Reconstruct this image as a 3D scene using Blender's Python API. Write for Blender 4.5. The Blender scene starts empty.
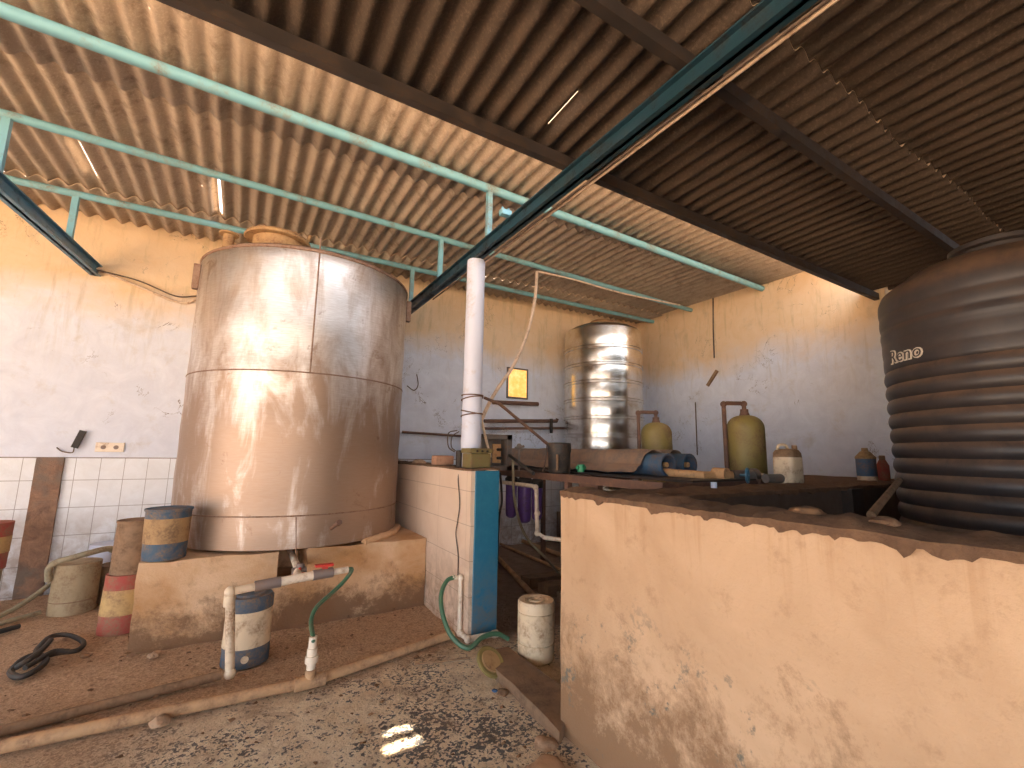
import bpy, bmesh, math, random
from math import sin, cos, pi, radians
from mathutils import Vector, Matrix, noise

sc = bpy.context.scene
COL = sc.collection
random.seed(7)

# ------------------------------------------------------------------ camera, light, exposure
cd = bpy.data.cameras.new('camera'); cam = bpy.data.objects.new('camera', cd); COL.objects.link(cam)
cd.sensor_width = 36; cd.lens = 15.7436; cd.clip_start = .02
CR = [[0.855615, -0.090337, -0.509668], [-0.517384, -0.120035, -0.847293], [0.015364, 0.988651, -0.149443]]
M4 = Matrix(CR).to_4x4(); M4.translation = Vector((0, 0, 1.5)); cam.matrix_world = M4
sc.camera = cam
sc.view_settings.view_transform = 'Standard'; sc.view_settings.look = 'None'
sc.view_settings.gamma = 1; sc.view_settings.use_curve_mapping = False
sc.view_settings.exposure = 1.0
sc.cycles.max_bounces = 10; sc.cycles.diffuse_bounces = 8; sc.cycles.glossy_bounces = 5
sc.cycles.sample_clamp_indirect = 6.0

w = bpy.data.worlds.new('sky'); sc.world = w; w.use_nodes = True
bg = w.node_tree.nodes['Background']
bg.inputs[0].default_value = (.86, .92, 1.0, 1); bg.inputs[1].default_value = 2.75
SUN_D = Vector((.55, .2, -1)).normalized()
sl = bpy.data.lights.new('sun', 'SUN'); sl.energy = 27; sl.angle = radians(.6); sl.color = (1, .82, .62)
so = bpy.data.objects.new('sun', sl); COL.objects.link(so); so.location = (-4, -2, 9)
so.rotation_euler = SUN_D.to_track_quat('-Z', 'Y').to_euler()

# ------------------------------------------------------------------ materials
class NT:
    def __init__(s, name):
        m = bpy.data.materials.new(name); m.use_nodes = True; s.m = m; s.t = m.node_tree; s.n = s.t.nodes
        s.b = s.n['Principled BSDF']; s.tc = s.n.new('ShaderNodeTexCoord')
    def l(s, a, b): s.t.links.new(a, b)
    def pos(s, scale=(1, 1, 1), src='Object'):
        mp = s.n.new('ShaderNodeMapping'); mp.inputs['Scale'].default_value = scale
        s.l(s.tc.outputs[src], mp.inputs[0]); return mp.outputs[0]
    def geo(s): return s.n.new('ShaderNodeNewGeometry').outputs['Position']
    def scaled(s, vec, scale):
        mp = s.n.new('ShaderNodeMapping'); mp.inputs['Scale'].default_value = scale
        s.l(vec, mp.inputs[0]); return mp.outputs[0]
    def noise(s, vec, scale, detail=4, rough=.6, dist=0):
        n = s.n.new('ShaderNodeTexNoise'); n.inputs['Scale'].default_value = scale
        n.inputs['Detail'].default_value = detail; n.inputs['Roughness'].default_value = rough
        n.inputs['Distortion'].default_value = dist
        s.l(vec, n.inputs['Vector']); return n.outputs['Fac']
    def ramp(s, fac, a, b, lo=0., hi=1.):
        r = s.n.new('ShaderNodeMapRange'); r.inputs['From Min'].default_value = a; r.inputs['From Max'].default_value = b
        r.inputs['To Min'].default_value = lo; r.inputs['To Max'].default_value = hi
        s.l(fac, r.inputs['Value']); return r.outputs[0]
    def math(s, op, a, b=None):
        n = s.n.new('ShaderNodeMath'); n.operation = op
        for i, v in enumerate((a, b)):
            if v is None: continue
            if isinstance(v, (int, float)): n.inputs[i].default_value = v
            else: s.l(v, n.inputs[i])
        return n.outputs[0]
    def mix(s, fac, a, b):
        n = s.n.new('ShaderNodeMix'); n.data_type = 'RGBA'
        for i, v in ((0, fac), (6, a), (7, b)):
            if isinstance(v, (int, float)): n.inputs[i].default_value = v
            elif isinstance(v, tuple): n.inputs[i].default_value = (*v, 1)
            else: s.l(v, n.inputs[i])
        return n.outputs[2]
    def sep(s, vec):
        n = s.n.new('ShaderNodeSeparateXYZ'); s.l(vec, n.inputs[0]); return n.outputs
    def base(s, c):
        if isinstance(c, tuple): s.b.inputs['Base Color'].default_value = (*c, 1)
        else: s.l(c, s.b.inputs['Base Color'])
    def bump(s, h, strength=.3, dist=.01):
        n = s.n.new('ShaderNodeBump'); n.inputs['Strength'].default_value = strength; n.inputs['Distance'].default_value = dist
        s.l(h, n.inputs['Height']); s.l(n.outputs[0], s.b.inputs['Normal'])
    def set(s, rough=None, metal=None, **k):
        if rough is not None:
            if isinstance(rough, (int, float)): s.b.inputs['Roughness'].default_value = rough
            else: s.l(rough, s.b.inputs['Roughness'])
        if metal is not None:
            if isinstance(metal, (int, float)): s.b.inputs['Metallic'].default_value = metal
            else: s.l(metal, s.b.inputs['Metallic'])

def dirty(name, col, dirt=(.20, .12, .07), amount=.5, scale=6, rough=.6, metal=0, bump=.2, fine=60):
    t = NT(name); g = t.geo()
    n = t.noise(g, scale, 6, .65, .3)
    f = t.ramp(n, .62 - amount * .35, .78 - amount * .25)
    n2 = t.noise(g, fine, 3)
    f = t.math('MULTIPLY', f, t.ramp(n2, .25, .6))
    t.base(t.mix(f, col, dirt)); t.set(t.ramp(f, 0, 1, rough, .9), metal)
    if metal: t.set(metal=t.ramp(f, 0, 1, metal, 0))
    t.bump(n2, bump, .004); return t.m

# walls ------------------------------------------------
def wall_material(name, tiles):
    t = NT(name); g = t.geo(); x, y, z = t.sep(g)
    big = t.noise(g, .9, 6, .65, .6); mid = t.noise(g, 4, 7, .7, .8); fine = t.noise(g, 45, 4, .6)
    white = t.mix(t.ramp(mid, .3, .75), (.70, .75, .86), (.56, .60, .71))
    # yellowed lime wash above the white, warm bounce light painted in: edge wanders
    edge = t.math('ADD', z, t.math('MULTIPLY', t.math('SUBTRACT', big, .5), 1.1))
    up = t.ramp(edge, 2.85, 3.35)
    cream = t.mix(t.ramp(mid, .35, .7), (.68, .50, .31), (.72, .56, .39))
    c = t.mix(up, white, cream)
    st = t.noise(t.scaled(g, (5, 5, .7)), 2.2, 6, .7, .4)
    band = t.math('MULTIPLY', t.ramp(z, 2.2, 3.2), t.ramp(st, .52, .72))
    c = t.mix(t.math('MULTIPLY', band, .5), c, (.36, .29, .16))
    ch = t.noise(g, 3.1, 9, .8, 1.6)
    chips = t.math('MULTIPLY', t.ramp(ch, .655, .675), t.ramp(t.noise(g, 26, 3), .5, .55))
    c = t.mix(chips, c, (.16, .12, .09))
    cn = t.math('ABSOLUTE', t.math('SUBTRACT', t.noise(g, 1.9, 7, .62, 1.2), .5))
    crk = t.math('MULTIPLY', t.math('LESS_THAN', cn, .0035), t.ramp(t.noise(g, 1.5, 2), .57, .61))
    c = t.mix(t.math('MULTIPLY', crk, .8), c, (.14, .11, .10))
    blot = t.math('MULTIPLY', t.ramp(t.noise(g, 2.6, 8, .7, .3), .56, .70), .35)
    c = t.mix(blot, c, (.40, .33, .24))
    if tiles:
        tf = t.math('LESS_THAN', z, 1.372)
        def line(v, per, off, wd):
            m = t.math('MODULO', t.math('ADD', v, off), per)
            return t.math('MAXIMUM', t.math('LESS_THAN', m, wd), 0.)
        lx = line(x, .2, 10.06, .006); lz = line(z, .28, 10.35, .007)
        gr = t.math('MAXIMUM', lx, lz)
        tc = t.mix(t.ramp(mid, .3, .8), (.74, .77, .82), (.60, .61, .63))
        low = t.math('MULTIPLY', t.ramp(z, .95, .15), t.ramp(t.noise(g, 7, 6, .7, .5), .38, .62))
        tc = t.mix(t.math('MULTIPLY', low, .8), tc, (.26, .17, .11))
        tc = t.mix(t.math('MULTIPLY', gr, .75), tc, (.20, .18, .17))
        topl = t.math('MULTIPLY', t.math('GREATER_THAN', z, 1.360), tf)
        c = t.mix(tf, c, tc); c = t.mix(topl, c, (.22, .19, .18))
        t.set(t.math('SUBTRACT', .8, t.math('MULTIPLY', tf, .45)))
    else: t.set(.85)
    t.base(c); t.bump(t.math('ADD', mid, t.math('MULTIPLY', fine, .4)), .35, .012)
    return t.m
M = {}
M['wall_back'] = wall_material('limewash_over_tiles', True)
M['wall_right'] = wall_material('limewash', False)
t = NT('dark_brown_plaster'); g = t.geo(); n = t.noise(g, 3, 6); t.base(t.mix(t.ramp(n, .3, .7), (.10, .06, .04), (.16, .11, .08))); t.set(.9); t.bump(n, .5, .02); M['brown'] = t.m

# floor
t = NT('dusty_chipped_floor'); g = t.geo(); x, y, z = t.sep(g)
n1 = t.noise(g, 1.3, 6, .6, .4); n2 = t.noise(g, 9, 7, .7, .3); n3 = t.noise(g, 70, 4, .7)
dirt = t.mix(t.ramp(n2, .3, .7), (.56, .36, .22), (.40, .24, .14)); dirt = t.mix(t.ramp(n3, .42, .62), dirt, (.70, .48, .31)); dirt = t.mix(t.math('MULTIPLY', t.ramp(t.noise(g, 28, 6, .8), .52, .64), .8), dirt, (.20, .11, .06))
v = t.n.new('ShaderNodeTexVoronoi'); v.inputs['Scale'].default_value = 26; t.l(g, v.inputs['Vector'])
flake = t.noise(g, 17, 9, .75, .9)
v.inputs['Scale'].default_value = 70; v.inputs['Randomness'].default_value = 1.
wv = t.n.new('ShaderNodeVectorMath'); wv.operation = 'ADD'; t.l(g, wv.inputs[0]); wn = t.n.new('ShaderNodeTexNoise'); wn.inputs['Scale'].default_value = 30; t.l(g, wn.inputs['Vector'])
sc2 = t.n.new('ShaderNodeVectorMath'); sc2.operation = 'SCALE'; sc2.inputs['Scale'].default_value = .03; t.l(wn.outputs['Color'], sc2.inputs[0]); t.l(sc2.outputs[0], wv.inputs[1]); t.l(wv.outputs[0], v.inputs['Vector'])
cell = t.sep(v.outputs['Color'])[0]
fl = t.ramp(t.math('ADD', t.math('MULTIPLY', cell, .32), t.math('ADD', flake, t.math('MULTIPLY', t.math('SUBTRACT', n1, .5), .9))), .745, .775)
chip = t.mix(t.ramp(t.noise(g, 6, 4), .4, .7), (.92, .78, .58), (.76, .58, .38))
terr = t.mix(fl, chip, t.mix(t.ramp(n2, .35, .6), (.15, .10, .065), (.075, .085, .095)))
edge = t.math('ADD', y, t.math('MULTIPLY', t.math('SUBTRACT', n2, .5), .8))
edge = t.math('SUBTRACT', edge, t.math('MULTIPLY', x, .03))
m = t.ramp(edge, 3.15, 3.5)
far = t.math('MULTIPLY', t.ramp(x, 1.9, 2.0), t.ramp(y, 3.2, 3.5))
leftd = t.ramp(t.math('ADD', x, t.math('MULTIPLY', n1, 1.0)), .55, .1)
m = t.math('MAXIMUM', m, t.math('MULTIPLY', leftd, .75))
smear = t.math('MULTIPLY', t.ramp(t.noise(g, 3.7, 9, .75, .6), .50, .62), .6)
terr = t.mix(smear, terr, (.34, .20, .11))
c = t.mix(m, terr, dirt)
grey = t.mix(t.ramp(n2, .35, .65), (.30, .22, .17), (.20, .14, .10))
c = t.mix(far, c, grey); t.base(c)
t.set(t.math('ADD', .38, t.math('MULTIPLY', m, .55)))
t.bump(t.math('ADD', t.math('MULTIPLY', n3, .5), t.math('MULTIPLY', n2, 1.6)), 1., .04); M['floor'] = t.m

# asbestos cement roofing
def roofing(name, a, b, c3):
    t = NT(name); g = t.geo(); x, y, z = t.sep(g)
    n = t.noise(t.scaled(g, (3, .8, 1)), 2.2, 7, .7, .3); f = t.noise(g, 55, 5, .75); k = t.noise(g, 7, 6, .7)
    sh = t.n.new('ShaderNodeTexWhiteNoise'); sh.noise_dimensions = '1D'
    t.l(t.math('FLOOR', t.math('DIVIDE', t.math('ADD', x, 20.3), 1.05)), sh.inputs['W'])
    cc = t.mix(t.ramp(n, .3, .7), a, b); cc = t.mix(t.ramp(f, .5, .72), cc, c3)
    cc = t.mix(t.math('MULTIPLY', t.ramp(k, .52, .7), .6), cc, (.10, .065, .045))
    cc = t.mix(t.math('MULTIPLY', sh.outputs[0], .35), cc, tuple(q * .55 for q in a))
    nz = t.sep(t.n.new('ShaderNodeNewGeometry').outputs['Normal'])[2]
    cc = t.mix(t.math('GREATER_THAN', nz, .15), cc, (.66, .50, .35))   # pale upper face, set bright to bounce sun under the higher roof
    t.base(cc); t.set(.9); t.bump(f, .5, .01); return t.m
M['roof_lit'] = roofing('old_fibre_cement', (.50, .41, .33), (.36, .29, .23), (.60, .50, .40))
M['roof_dark'] = roofing('shaded_fibre_cement', (.095, .066, .048), (.05, .034, .025), (.15, .108, .08))  # shade under the lower roof painted into a darker sheet colour
t = NT('roof_top_bounce'); t.base((.62, .44, .30)); t.set(.95); M['roof_top'] = t.m  # pale roof top meant to bounce sunlight upward

def plaster(name, a, b, stain, zlo, zhi, mould=False):
    t = NT(name); g = t.geo(); x, y, z = t.sep(g)
    n1 = t.noise(g, 1.6, 6, .6, .5); n2 = t.noise(g, 7, 9, .76, .15); n3 = t.noise(g, 60, 4, .6)
    c = t.mix(t.ramp(n1, .35, .65), a, b)
    c = t.mix(t.math('MULTIPLY', t.ramp(n2, .55, .70), .42), c, stain)
    low = t.ramp(t.math('ADD', t.noise(g, 3.2, 10, .8, .2), t.ramp(z, zhi, zlo, -.22, .20)), .46, .62)
    c = t.mix(t.math('MULTIPLY', low, .9), c, stain)
    drip = t.noise(t.scaled(g, (9, 9, .5)), 2, 6, .7, .3)
    top = t.math('MULTIPLY', t.ramp(z, .95, 1.3), t.ramp(drip, .52, .66))
    if mould:
        c = t.mix(t.math('MULTIPLY', top, .6), c, (.42, .25, .13))
        mo = t.math('MULTIPLY', t.ramp(t.noise(g, 2.3, 9, .75, .3), .575, .61), t.ramp(t.noise(g, 30, 4), .45, .55))
        c = t.mix(t.math('MULTIPLY', mo, t.ramp(z, .9, .5)), c, (.16, .15, .12))
    t.base(c); t.set(.8); t.bump(t.math('ADD', n2, t.math('MULTIPLY', n3, .5)), .5, .012); return t.m
M['basin'] = plaster('cream_basin_plaster', (.60, .41, .26), (.47, .305, .18), (.235, .13, .065), .05, .98, True)
M['plinth'] = plaster('orange_stained_plaster', (.68, .47, .30), (.46, .245, .10), (.17, .085, .04), .0, .62)
t = NT('dust_crust'); g = t.geo(); n = t.noise(g, 14, 7, .7); t.base(t.mix(t.ramp(n, .3, .7), (.10, .055, .033), (.20, .115, .065))); t.set(.95); t.bump(n, .8, .02); M['crust'] = t.m
t = NT('dark_plaster'); g = t.geo(); n = t.noise(g, 5, 7, .7); t.base(t.mix(t.ramp(n, .3, .7), (.085, .055, .04), (.14, .10, .075))); t.set(.85); M['basin_in'] = t.m  # darker tone for the inner faces of the basin
# partition wall: tiled face
t = NT('cream_tiled_partition'); g = t.geo(); x, y, z = t.sep(g)
n1 = t.noise(g, 2.5, 6, .6, .5); n2 = t.noise(g, 8, 8, .7, .6)
c = t.mix(t.ramp(n1, .3, .7), (.74, .60, .48), (.66, .50, .38))
c = t.mix(t.math('MULTIPLY', t.math('MULTIPLY', t.ramp(z, .75, .0), t.ramp(n2, .4, .6)), .8), c, (.26, .15, .08))
lz = t.math('LESS_THAN', t.math('MODULO', t.math('ADD', z, 10.32), .28), .006)
ly = t.math('LESS_THAN', t.math('MODULO', t.math('ADD', y, 10.1), .62), .004)
c = t.mix(t.math('MULTIPLY', t.math('MAXIMUM', lz, ly), .55), c, (.25, .15, .09)); t.base(c); t.set(.55); t.bump(n2, .2, .008); M['partition'] = t.m
t = NT('blue_enamel_paint'); g = t.geo(); x, y, z = t.sep(g); n = t.noise(g, 9, 6, .7, .4)
c = t.mix(t.ramp(n, .35, .75), (.016, .145, .26), (.03, .19, .30)); c = t.mix(t.math('MULTIPLY', t.ramp(z, .7, .0), t.ramp(n, .38, .58)), c, (.13, .13, .13)); t.base(c); t.set(.45); M['blue'] = t.m

# steel
t = NT('stained_brushed_steel'); g = t.geo(); x, y, z = t.sep(g)
st = t.noise(t.scaled(g, (2.6, 2.6, .8)), 1.5, 8, .66, .5); n2 = t.noise(g, 3.3, 8, .72, .6); fine = t.noise(t.scaled(g, (1, 1, 9)), 12, 5, .6)
c = t.mix(t.ramp(fine, .3, .7), (.80, .78, .78), (.62, .58, .55))
dirtf = t.math('MULTIPLY', t.ramp(t.math('ADD', st, t.ramp(z, 1.5, 2.6, .25, -.05)), .44, .70), .85)
c = t.mix(dirtf, c, (.30, .19, .12))
bl = t.math('MULTIPLY', t.ramp(n2, .60, .66), .55); c = t.mix(bl, c, (.23, .13, .08))
t.base(c); t.set(t.math('ADD', .40, t.math('MULTIPLY', dirtf, .12)), t.math('SUBTRACT', 1., t.math('MULTIPLY', dirtf, .30)))
t.bump(t.math('ADD', t.noise(g, 1.7, 2), t.math('MULTIPLY', fine, .03)), .22, .05); M['steel'] = t.m
t = NT('polished_steel'); g = t.geo(); n = t.noise(g, 6, 6, .7); t.base(t.mix(t.ramp(n, .45, .75), (.74, .71, .66), (.50, .40, .29))); t.set(.24, 1.0); t.bump(t.noise(g, 2, 1), .05, .01); M['chrome'] = t.m
M['weld'] = dirty('weld_line', (.30, .20, .15), (.18, .09, .05), .6, 20, .6, .5)
M['teal'] = dirty('teal_steel_paint', (.17, .40, .50), (.20, .19, .15), .35, 5, .5)
M['tealdark'] = dirty('blue_steel_paint', (.05, .16, .25), (.08, .07, .065), .3, 5, .35)
M['darksteel'] = dirty('sooty_steel', (.035, .028, .026), (.08, .05, .035), .5, 6, .55)
M['bluedark'] = dirty('dusty_navy_steel', (.016, .05, .075), (.03, .025, .022), .4, 6, .35)
M['white'] = dirty('white_paint', (.60, .65, .80), (.40, .32, .27), .25, 3, .55)
M['pvc'] = dirty('dusty_pvc', (.72, .58, .42), (.33, .20, .12), .55, 8, .5)
M['pvcd'] = dirty('mud_coated_pvc', (.52, .32, .17), (.26, .15, .09), .6, 8, .7)
M['pvcw'] = dirty('white_pvc', (.78, .68, .56), (.40, .27, .17), .35, 14, .45)
M['greypl'] = dirty('grey_plastic', (.20, .16, .15), (.28, .18, .12), .4, 15, .5)
M['red'] = dirty('red_plastic', (.55, .04, .03), (.25, .1, .07), .3, 20, .4)
M['hose'] = dirty('green_hose', (.055, .15, .085), (.18, .14, .09), .35, 12, .35)
M['hose_old'] = dirty('faded_hose', (.30, .26, .17), (.2, .14, .09), .5, 12, .6)
M['black'] = dirty('black_rubber', (.03, .026, .024), (.12, .08, .055), .4, 14, .6)
M['brownpipe'] = dirty('rusty_brown_pipe', (.115, .06, .045), (.22, .12, .075), .5, 12, .6)
M['wire'] = dirty('dark_wire', (.08, .055, .045), (.2, .14, .1), .4, 12, .6)
M['ltwire'] = dirty('cream_cable', (.62, .48, .36), (.3, .2, .14), .4, 12, .6)
M['frp'] = dirty('olive_fibreglass', (.25, .20, .065), (.20, .13, .07), .55, 5, .5)
M['cream'] = dirty('cream_plastic', (.72, .58, .40), (.36, .22, .13), .45, 10, .45)
M['drumc'] = dirty('dusty_drum_plastic', (.34, .26, .155), (.22, .14, .08), .6, 7, .7)
M['redband'] = dirty('red_band', (.36, .06, .045), (.26, .15, .09), .65, 9, .7)
M['yellowband'] = dirty('yellow_band', (.52, .34, .14), (.28, .17, .09), .65, 9, .7)
M['blueband'] = dirty('blue_band', (.04, .085, .14), (.22, .15, .10), .6, 9, .6)
M['tan'] = dirty('tan_label', (.40, .25, .115), (.2, .12, .065), .65, 9, .7)
M['brownpl'] = dirty('brown_dusty_plastic', (.27, .165, .095), (.15, .09, .05), .65, 9, .75)
M['bluepipe'] = dirty('blue_pipe', (.05, .11, .19), (.22, .14, .1), .5, 9, .5)
M['cloth'] = dirty('dusty_cloth', (.27, .18, .125), (.14, .12, .11), .6, 6, .95)
M['purple'] = dirty('purple_plastic', (.12, .055, .26), (.1, .06, .08), .4, 14, .4)
M['brick'] = dirty('brick', (.40, .22, .14), (.22, .12, .08), .4, 20, .9)
M['olivebox'] = dirty('olive_metal_box', (.17, .14, .055), (.2, .12, .07), .4, 14, .55)
M['greymetal'] = dirty('grey_panel_metal', (.13, .115, .105), (.22, .14, .1), .4, 14, .5)
M['orangepanel'] = dirty('orange_panel', (.62, .36, .17), (.3, .18, .1), .3, 20, .5)
M['green'] = dirty('green_plastic', (.03, .30, .14), (.1, .1, .06), .3, 20, .4)
M['wood'] = dirty('muddy_timber', (.24, .15, .09), (.13, .08, .05), .6, 7, .9, bump=.8)
M['stone'] = dirty('stone', (.42, .27, .17), (.22, .14, .09), .5, 10, .95, bump=.8)
M['hole'] = dirty('dark_socket', (.02, .015, .012), (.05, .03, .02), .3, 20, .6)
M['rust'] = dirty('rusty_cap', (.42, .26, .12), (.2, .1, .05), .6, 9, .8)
M['leaf'] = dirty('dry_leaf', (.22, .12, .06), (.1, .06, .04), .5, 20, .9)
M['chipb'] = dirty('blue_flake', (.05, .12, .26), (.1, .08, .06), .3, 20, .6)
t = NT('black_tank_plastic'); g = t.geo(); x, y, z = t.sep(g); n = t.noise(g, 5, 7, .7, .4)
nz = t.sep(t.n.new('ShaderNodeNewGeometry').outputs['Normal'])[2]
d = t.math('MULTIPLY', t.ramp(nz, .0, .6), t.ramp(n, .25, .55)); c = t.mix(t.ramp(n, .35, .75), (.032, .028, .031), (.065, .05, .044))
t.base(t.mix(d, c, (.17, .105, .07))); t.set(.42); M['tankblack'] = t.m
t = NT('letter_white'); t.base((.75, .68, .58)); t.set(.6); M['letter'] = t.m
t = NT('stripped_brick_strip'); g = t.geo(); n = t.noise(g, 8, 7, .72, .4); n2 = t.noise(g, 3, 5)
c = t.mix(t.ramp(n, .35, .65), (.34, .20, .13), (.17, .10, .07)); c = t.mix(t.ramp(n2, .5, .6), c, (.20, .15, .12)); t.base(c); t.set(.95); t.bump(n, .9, .03); M['strip'] = t.m
t = NT('glowing_yellow_glass'); g = t.geo(); n = t.noise(g, 9, 6, .7)
cc = t.mix(t.ramp(n, .4, .7), (1.0, .52, .10), (1.0, .72, .30)); t.base(cc); t.l(cc, t.b.inputs['Emission Color']); t.b.inputs['Emission Strength'].default_value = .42; t.set(.3); M['pane'] = t.m
t = NT('outdoor_ground'); t.base((.46, .36, .26)); t.set(.95); M['ground'] = t.m

# ------------------------------------------------------------------ helpers
def B(): return bmesh.new()
def box(bm, p, q, bev=0, seg=2):
    a = Vector([min(p[i], q[i]) for i in range(3)]); b = Vector([max(p[i], q[i]) for i in range(3)])
    r = bmesh.ops.create_cube(bm, size=1); vs = r['verts']
    for v in vs: v.co = Vector([a[i] + (v.co[i] + .5) * (b[i] - a[i]) for i in range(3)])
    if bev:
        es = list({e for v in vs for e in v.link_edges})
        bmesh.ops.bevel(bm, geom=es, offset=bev, segments=seg, affect='EDGES', profile=.5)
def beam(bm, a, b, wd, ht, bev=0):
    a, b = Vector(a), Vector(b); d = (b - a); L = d.length; d.normalize()
    up = Vector((0, 0, 1)) if abs(d.z) < .95 else Vector((0, 1, 0))
    s = d.cross(up).normalized(); u = s.cross(d)
    r = bmesh.ops.create_cube(bm, size=1); vs = r['verts']
    if bev: bmesh.ops.bevel(bm, geom=list({e for v in vs for e in v.link_edges}), offset=bev, segments=2, affect='EDGES') if False else None
    for v in vs: v.co = a + d * ((v.co.x + .5) * L) + s * (v.co.y * wd) + u * (v.co.z * ht)
def cr(pts, n=6):
    pts = [Vector(p) for p in pts]
    if len(pts) < 3: return pts
    P = [pts[0] * 2 - pts[1]] + pts + [pts[-1] * 2 - pts[-2]]; out = []
    for i in range(1, len(P) - 2):
        for k in range(n):
            u = k / n; a, b, c, d = P[i - 1:i + 3]
            out.append(.5 * ((2 * b) + (c - a) * u + (2 * a - 5 * b + 4 * c - d) * u * u + (3 * b - a - 3 * c + d) * u ** 3))
    out.append(pts[-1]); return out
def tube(bm, pts, r, seg=10, smooth=False, cap=True, r2=None):
    pts = cr(pts) if smooth else [Vector(p) for p in pts]
    rings = []; prev = None; n = len(pts)
    for i, p in enumerate(pts):
        d = (pts[min(i + 1, n - 1)] - pts[max(i - 1, 0)]).normalized()
        if prev is None:
            up = Vector((0, 0, 1)) if abs(d.z) < .9 else Vector((1, 0, 0)); s = d.cross(up).normalized()
        else: s = (prev - d * prev.dot(d)).normalized()
        prev = s; u = s.cross(d)
        k = 1.
        if 0 < i < n - 1:
            a1 = (pts[i] - pts[i - 1]).normalized(); a2 = (pts[i + 1] - pts[i]).normalized(); k = 1 / max(.6, math.sqrt(max(.05, (1 + a1.dot(a2)) / 2)))
        rr = r if r2 is None else r + (r2 - r) * i / (n - 1)
        rings.append([bm.verts.new(p + (s * cos(2 * pi * j / seg) + u * sin(2 * pi * j / seg)) * rr * (k if seg < 0 else 1)) for j in range(seg)])
    for a, b in zip(rings, rings[1:]):
        for j in range(seg): bm.faces.new((a[j], a[(j + 1) % seg], b[(j + 1) % seg], b[j]))
    if cap: bm.faces.new(rings[0][::-1]); bm.faces.new(rings[-1])
def lathe(bm, c, prof, seg=32, cap=True, sx=1, sy=1, rot=0):
    c = Vector(c); rings = []
    for r, z in prof:
        rings.append([bm.verts.new(c + Vector((r * sx * cos(a) * cos(rot) - r * sy * sin(a) * sin(rot), r * sx * cos(a) * sin(rot) + r * sy * sin(a) * cos(rot), z))) for a in [2 * pi * j / seg for j in range(seg)]])
    for a, b in zip(rings, rings[1:]):
        for j in range(seg): bm.faces.new((a[j], a[(j + 1) % seg], b[(j + 1) % seg], b[j]))
    if cap: bm.faces.new(rings[0][::-1]); bm.faces.new(rings[-1])
def rbox(bm, c, wx, wy, prof, rad=.3, seg=24, rot=0):
    """superelliptic lathe: prof = (scale, z)"""
    c = Vector(c); rings = []; e = 2 / (2 + 6 * (1 - rad))
    for k, z in prof:
        ring = []
        for j in range(seg):
            a = 2 * pi * j / seg; cx = math.copysign(abs(cos(a)) ** e, cos(a)) * wx * k; cy = math.copysign(abs(sin(a)) ** e, sin(a)) * wy * k
            ring.append(bm.verts.new(c + Vector((cx * cos(rot) - cy * sin(rot), cx * sin(rot) + cy * cos(rot), z))))
        rings.append(ring)
    for a, b in zip(rings, rings[1:]):
        for j in range(seg): bm.faces.new((a[j], a[(j + 1) % seg], b[(j + 1) % seg], b[j]))
    bm.faces.new(rings[0][::-1]); bm.faces.new(rings[-1])
def disc_cyl(bm, a, b, r1, r2=None, seg=20):
    tube(bm, [a, b], r1, seg, r2=r2)
def rough_up(bm, amp, sc_=6, seed=0):
    for v in bm.verts:
        v.co += noise.noise_vector(v.co * sc_ + Vector((seed, 0, 0))) * amp
def wloc(o):
    v = Vector(o.location)
    while o.parent: o = o.parent; v = v + Vector(o.location)
    return v
def part(name, bm, mat, parent=None, loc=None, smooth=False, auto=True):
    bmesh.ops.recalc_face_normals(bm, faces=bm.faces[:])
    off = wloc(parent) if parent else Vector((0, 0, 0))
    L = Vector(loc) if loc is not None else Vector((0, 0, 0))
    for v in bm.verts: v.co -= off + (L if not parent else Vector((0, 0, 0)))
    me = bpy.data.meshes.new(name); bm.to_mesh(me); bm.free()
    o = bpy.data.objects.new(name, me); COL.objects.link(o); me.materials.append(M[mat])
    if smooth:
        for p in me.polygons: p.use_smooth = True
        try: me.set_sharp_from_angle(angle=radians(38))
        except Exception: pass
    if parent: o.parent = parent
    else: o.location = L
    return o
def tag(o, label, cat, group=None, kind=None):
    o['label'] = label; o['category'] = cat
    if group: o['group'] = group
    if kind: o['kind'] = kind
    return o
def thing(name, loc, label, cat, group=None):
    o = bpy.data.objects.new(name, None); COL.objects.link(o); o.location = loc; o.empty_display_size = .1
    return tag(o, label, cat, group)
def single(name, bm, mat, loc, label, cat, group=None, smooth=True, kind=None):
    return tag(part(name, bm, mat, None, loc, smooth), label, cat, group, kind)
def struct(name, bm, mat, label, cat, smooth=False):
    o = part(name, bm, mat, None, (0, 0, 0), smooth); tag(o, label, cat, kind='structure'); return o
def V(*a): return Vector(a)

# ------------------------------------------------------------------ the building
YB, XR, TOP = 6.5, 6.97, 4.3
b = B(); bmesh.ops.create_grid(b, x_segments=90, y_segments=70, size=1)
for v in b.verts:
    v.co = V(-6 + (v.co.x + 1) * 6.6, -5.0 + (v.co.y + 1) * 5.8, 0)
    d = max(0, min(1, (v.co.y - 3.3) / .3)) * (1 if v.co.x < 1.7 else .3)
    v.co.z = d * (.022 * noise.noise(v.co * 2.3) + .016 * noise.noise(v.co * 6) - .004)
struct('floor', b, 'floor', 'dirt covered floor with chipped white terrazzo in front', 'floor', True)
b = B(); box(b, (-60, -60, -.35), (60, 60, -.12)); struct('ground', b, 'ground', 'dry earth outside the shed', 'ground')
b = B(); box(b, (-6, YB, -.1), (XR + .25, YB + .25, TOP)); struct('wall_back', b, 'wall_back', 'white limewashed back wall with tiled foot', 'wall')
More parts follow.
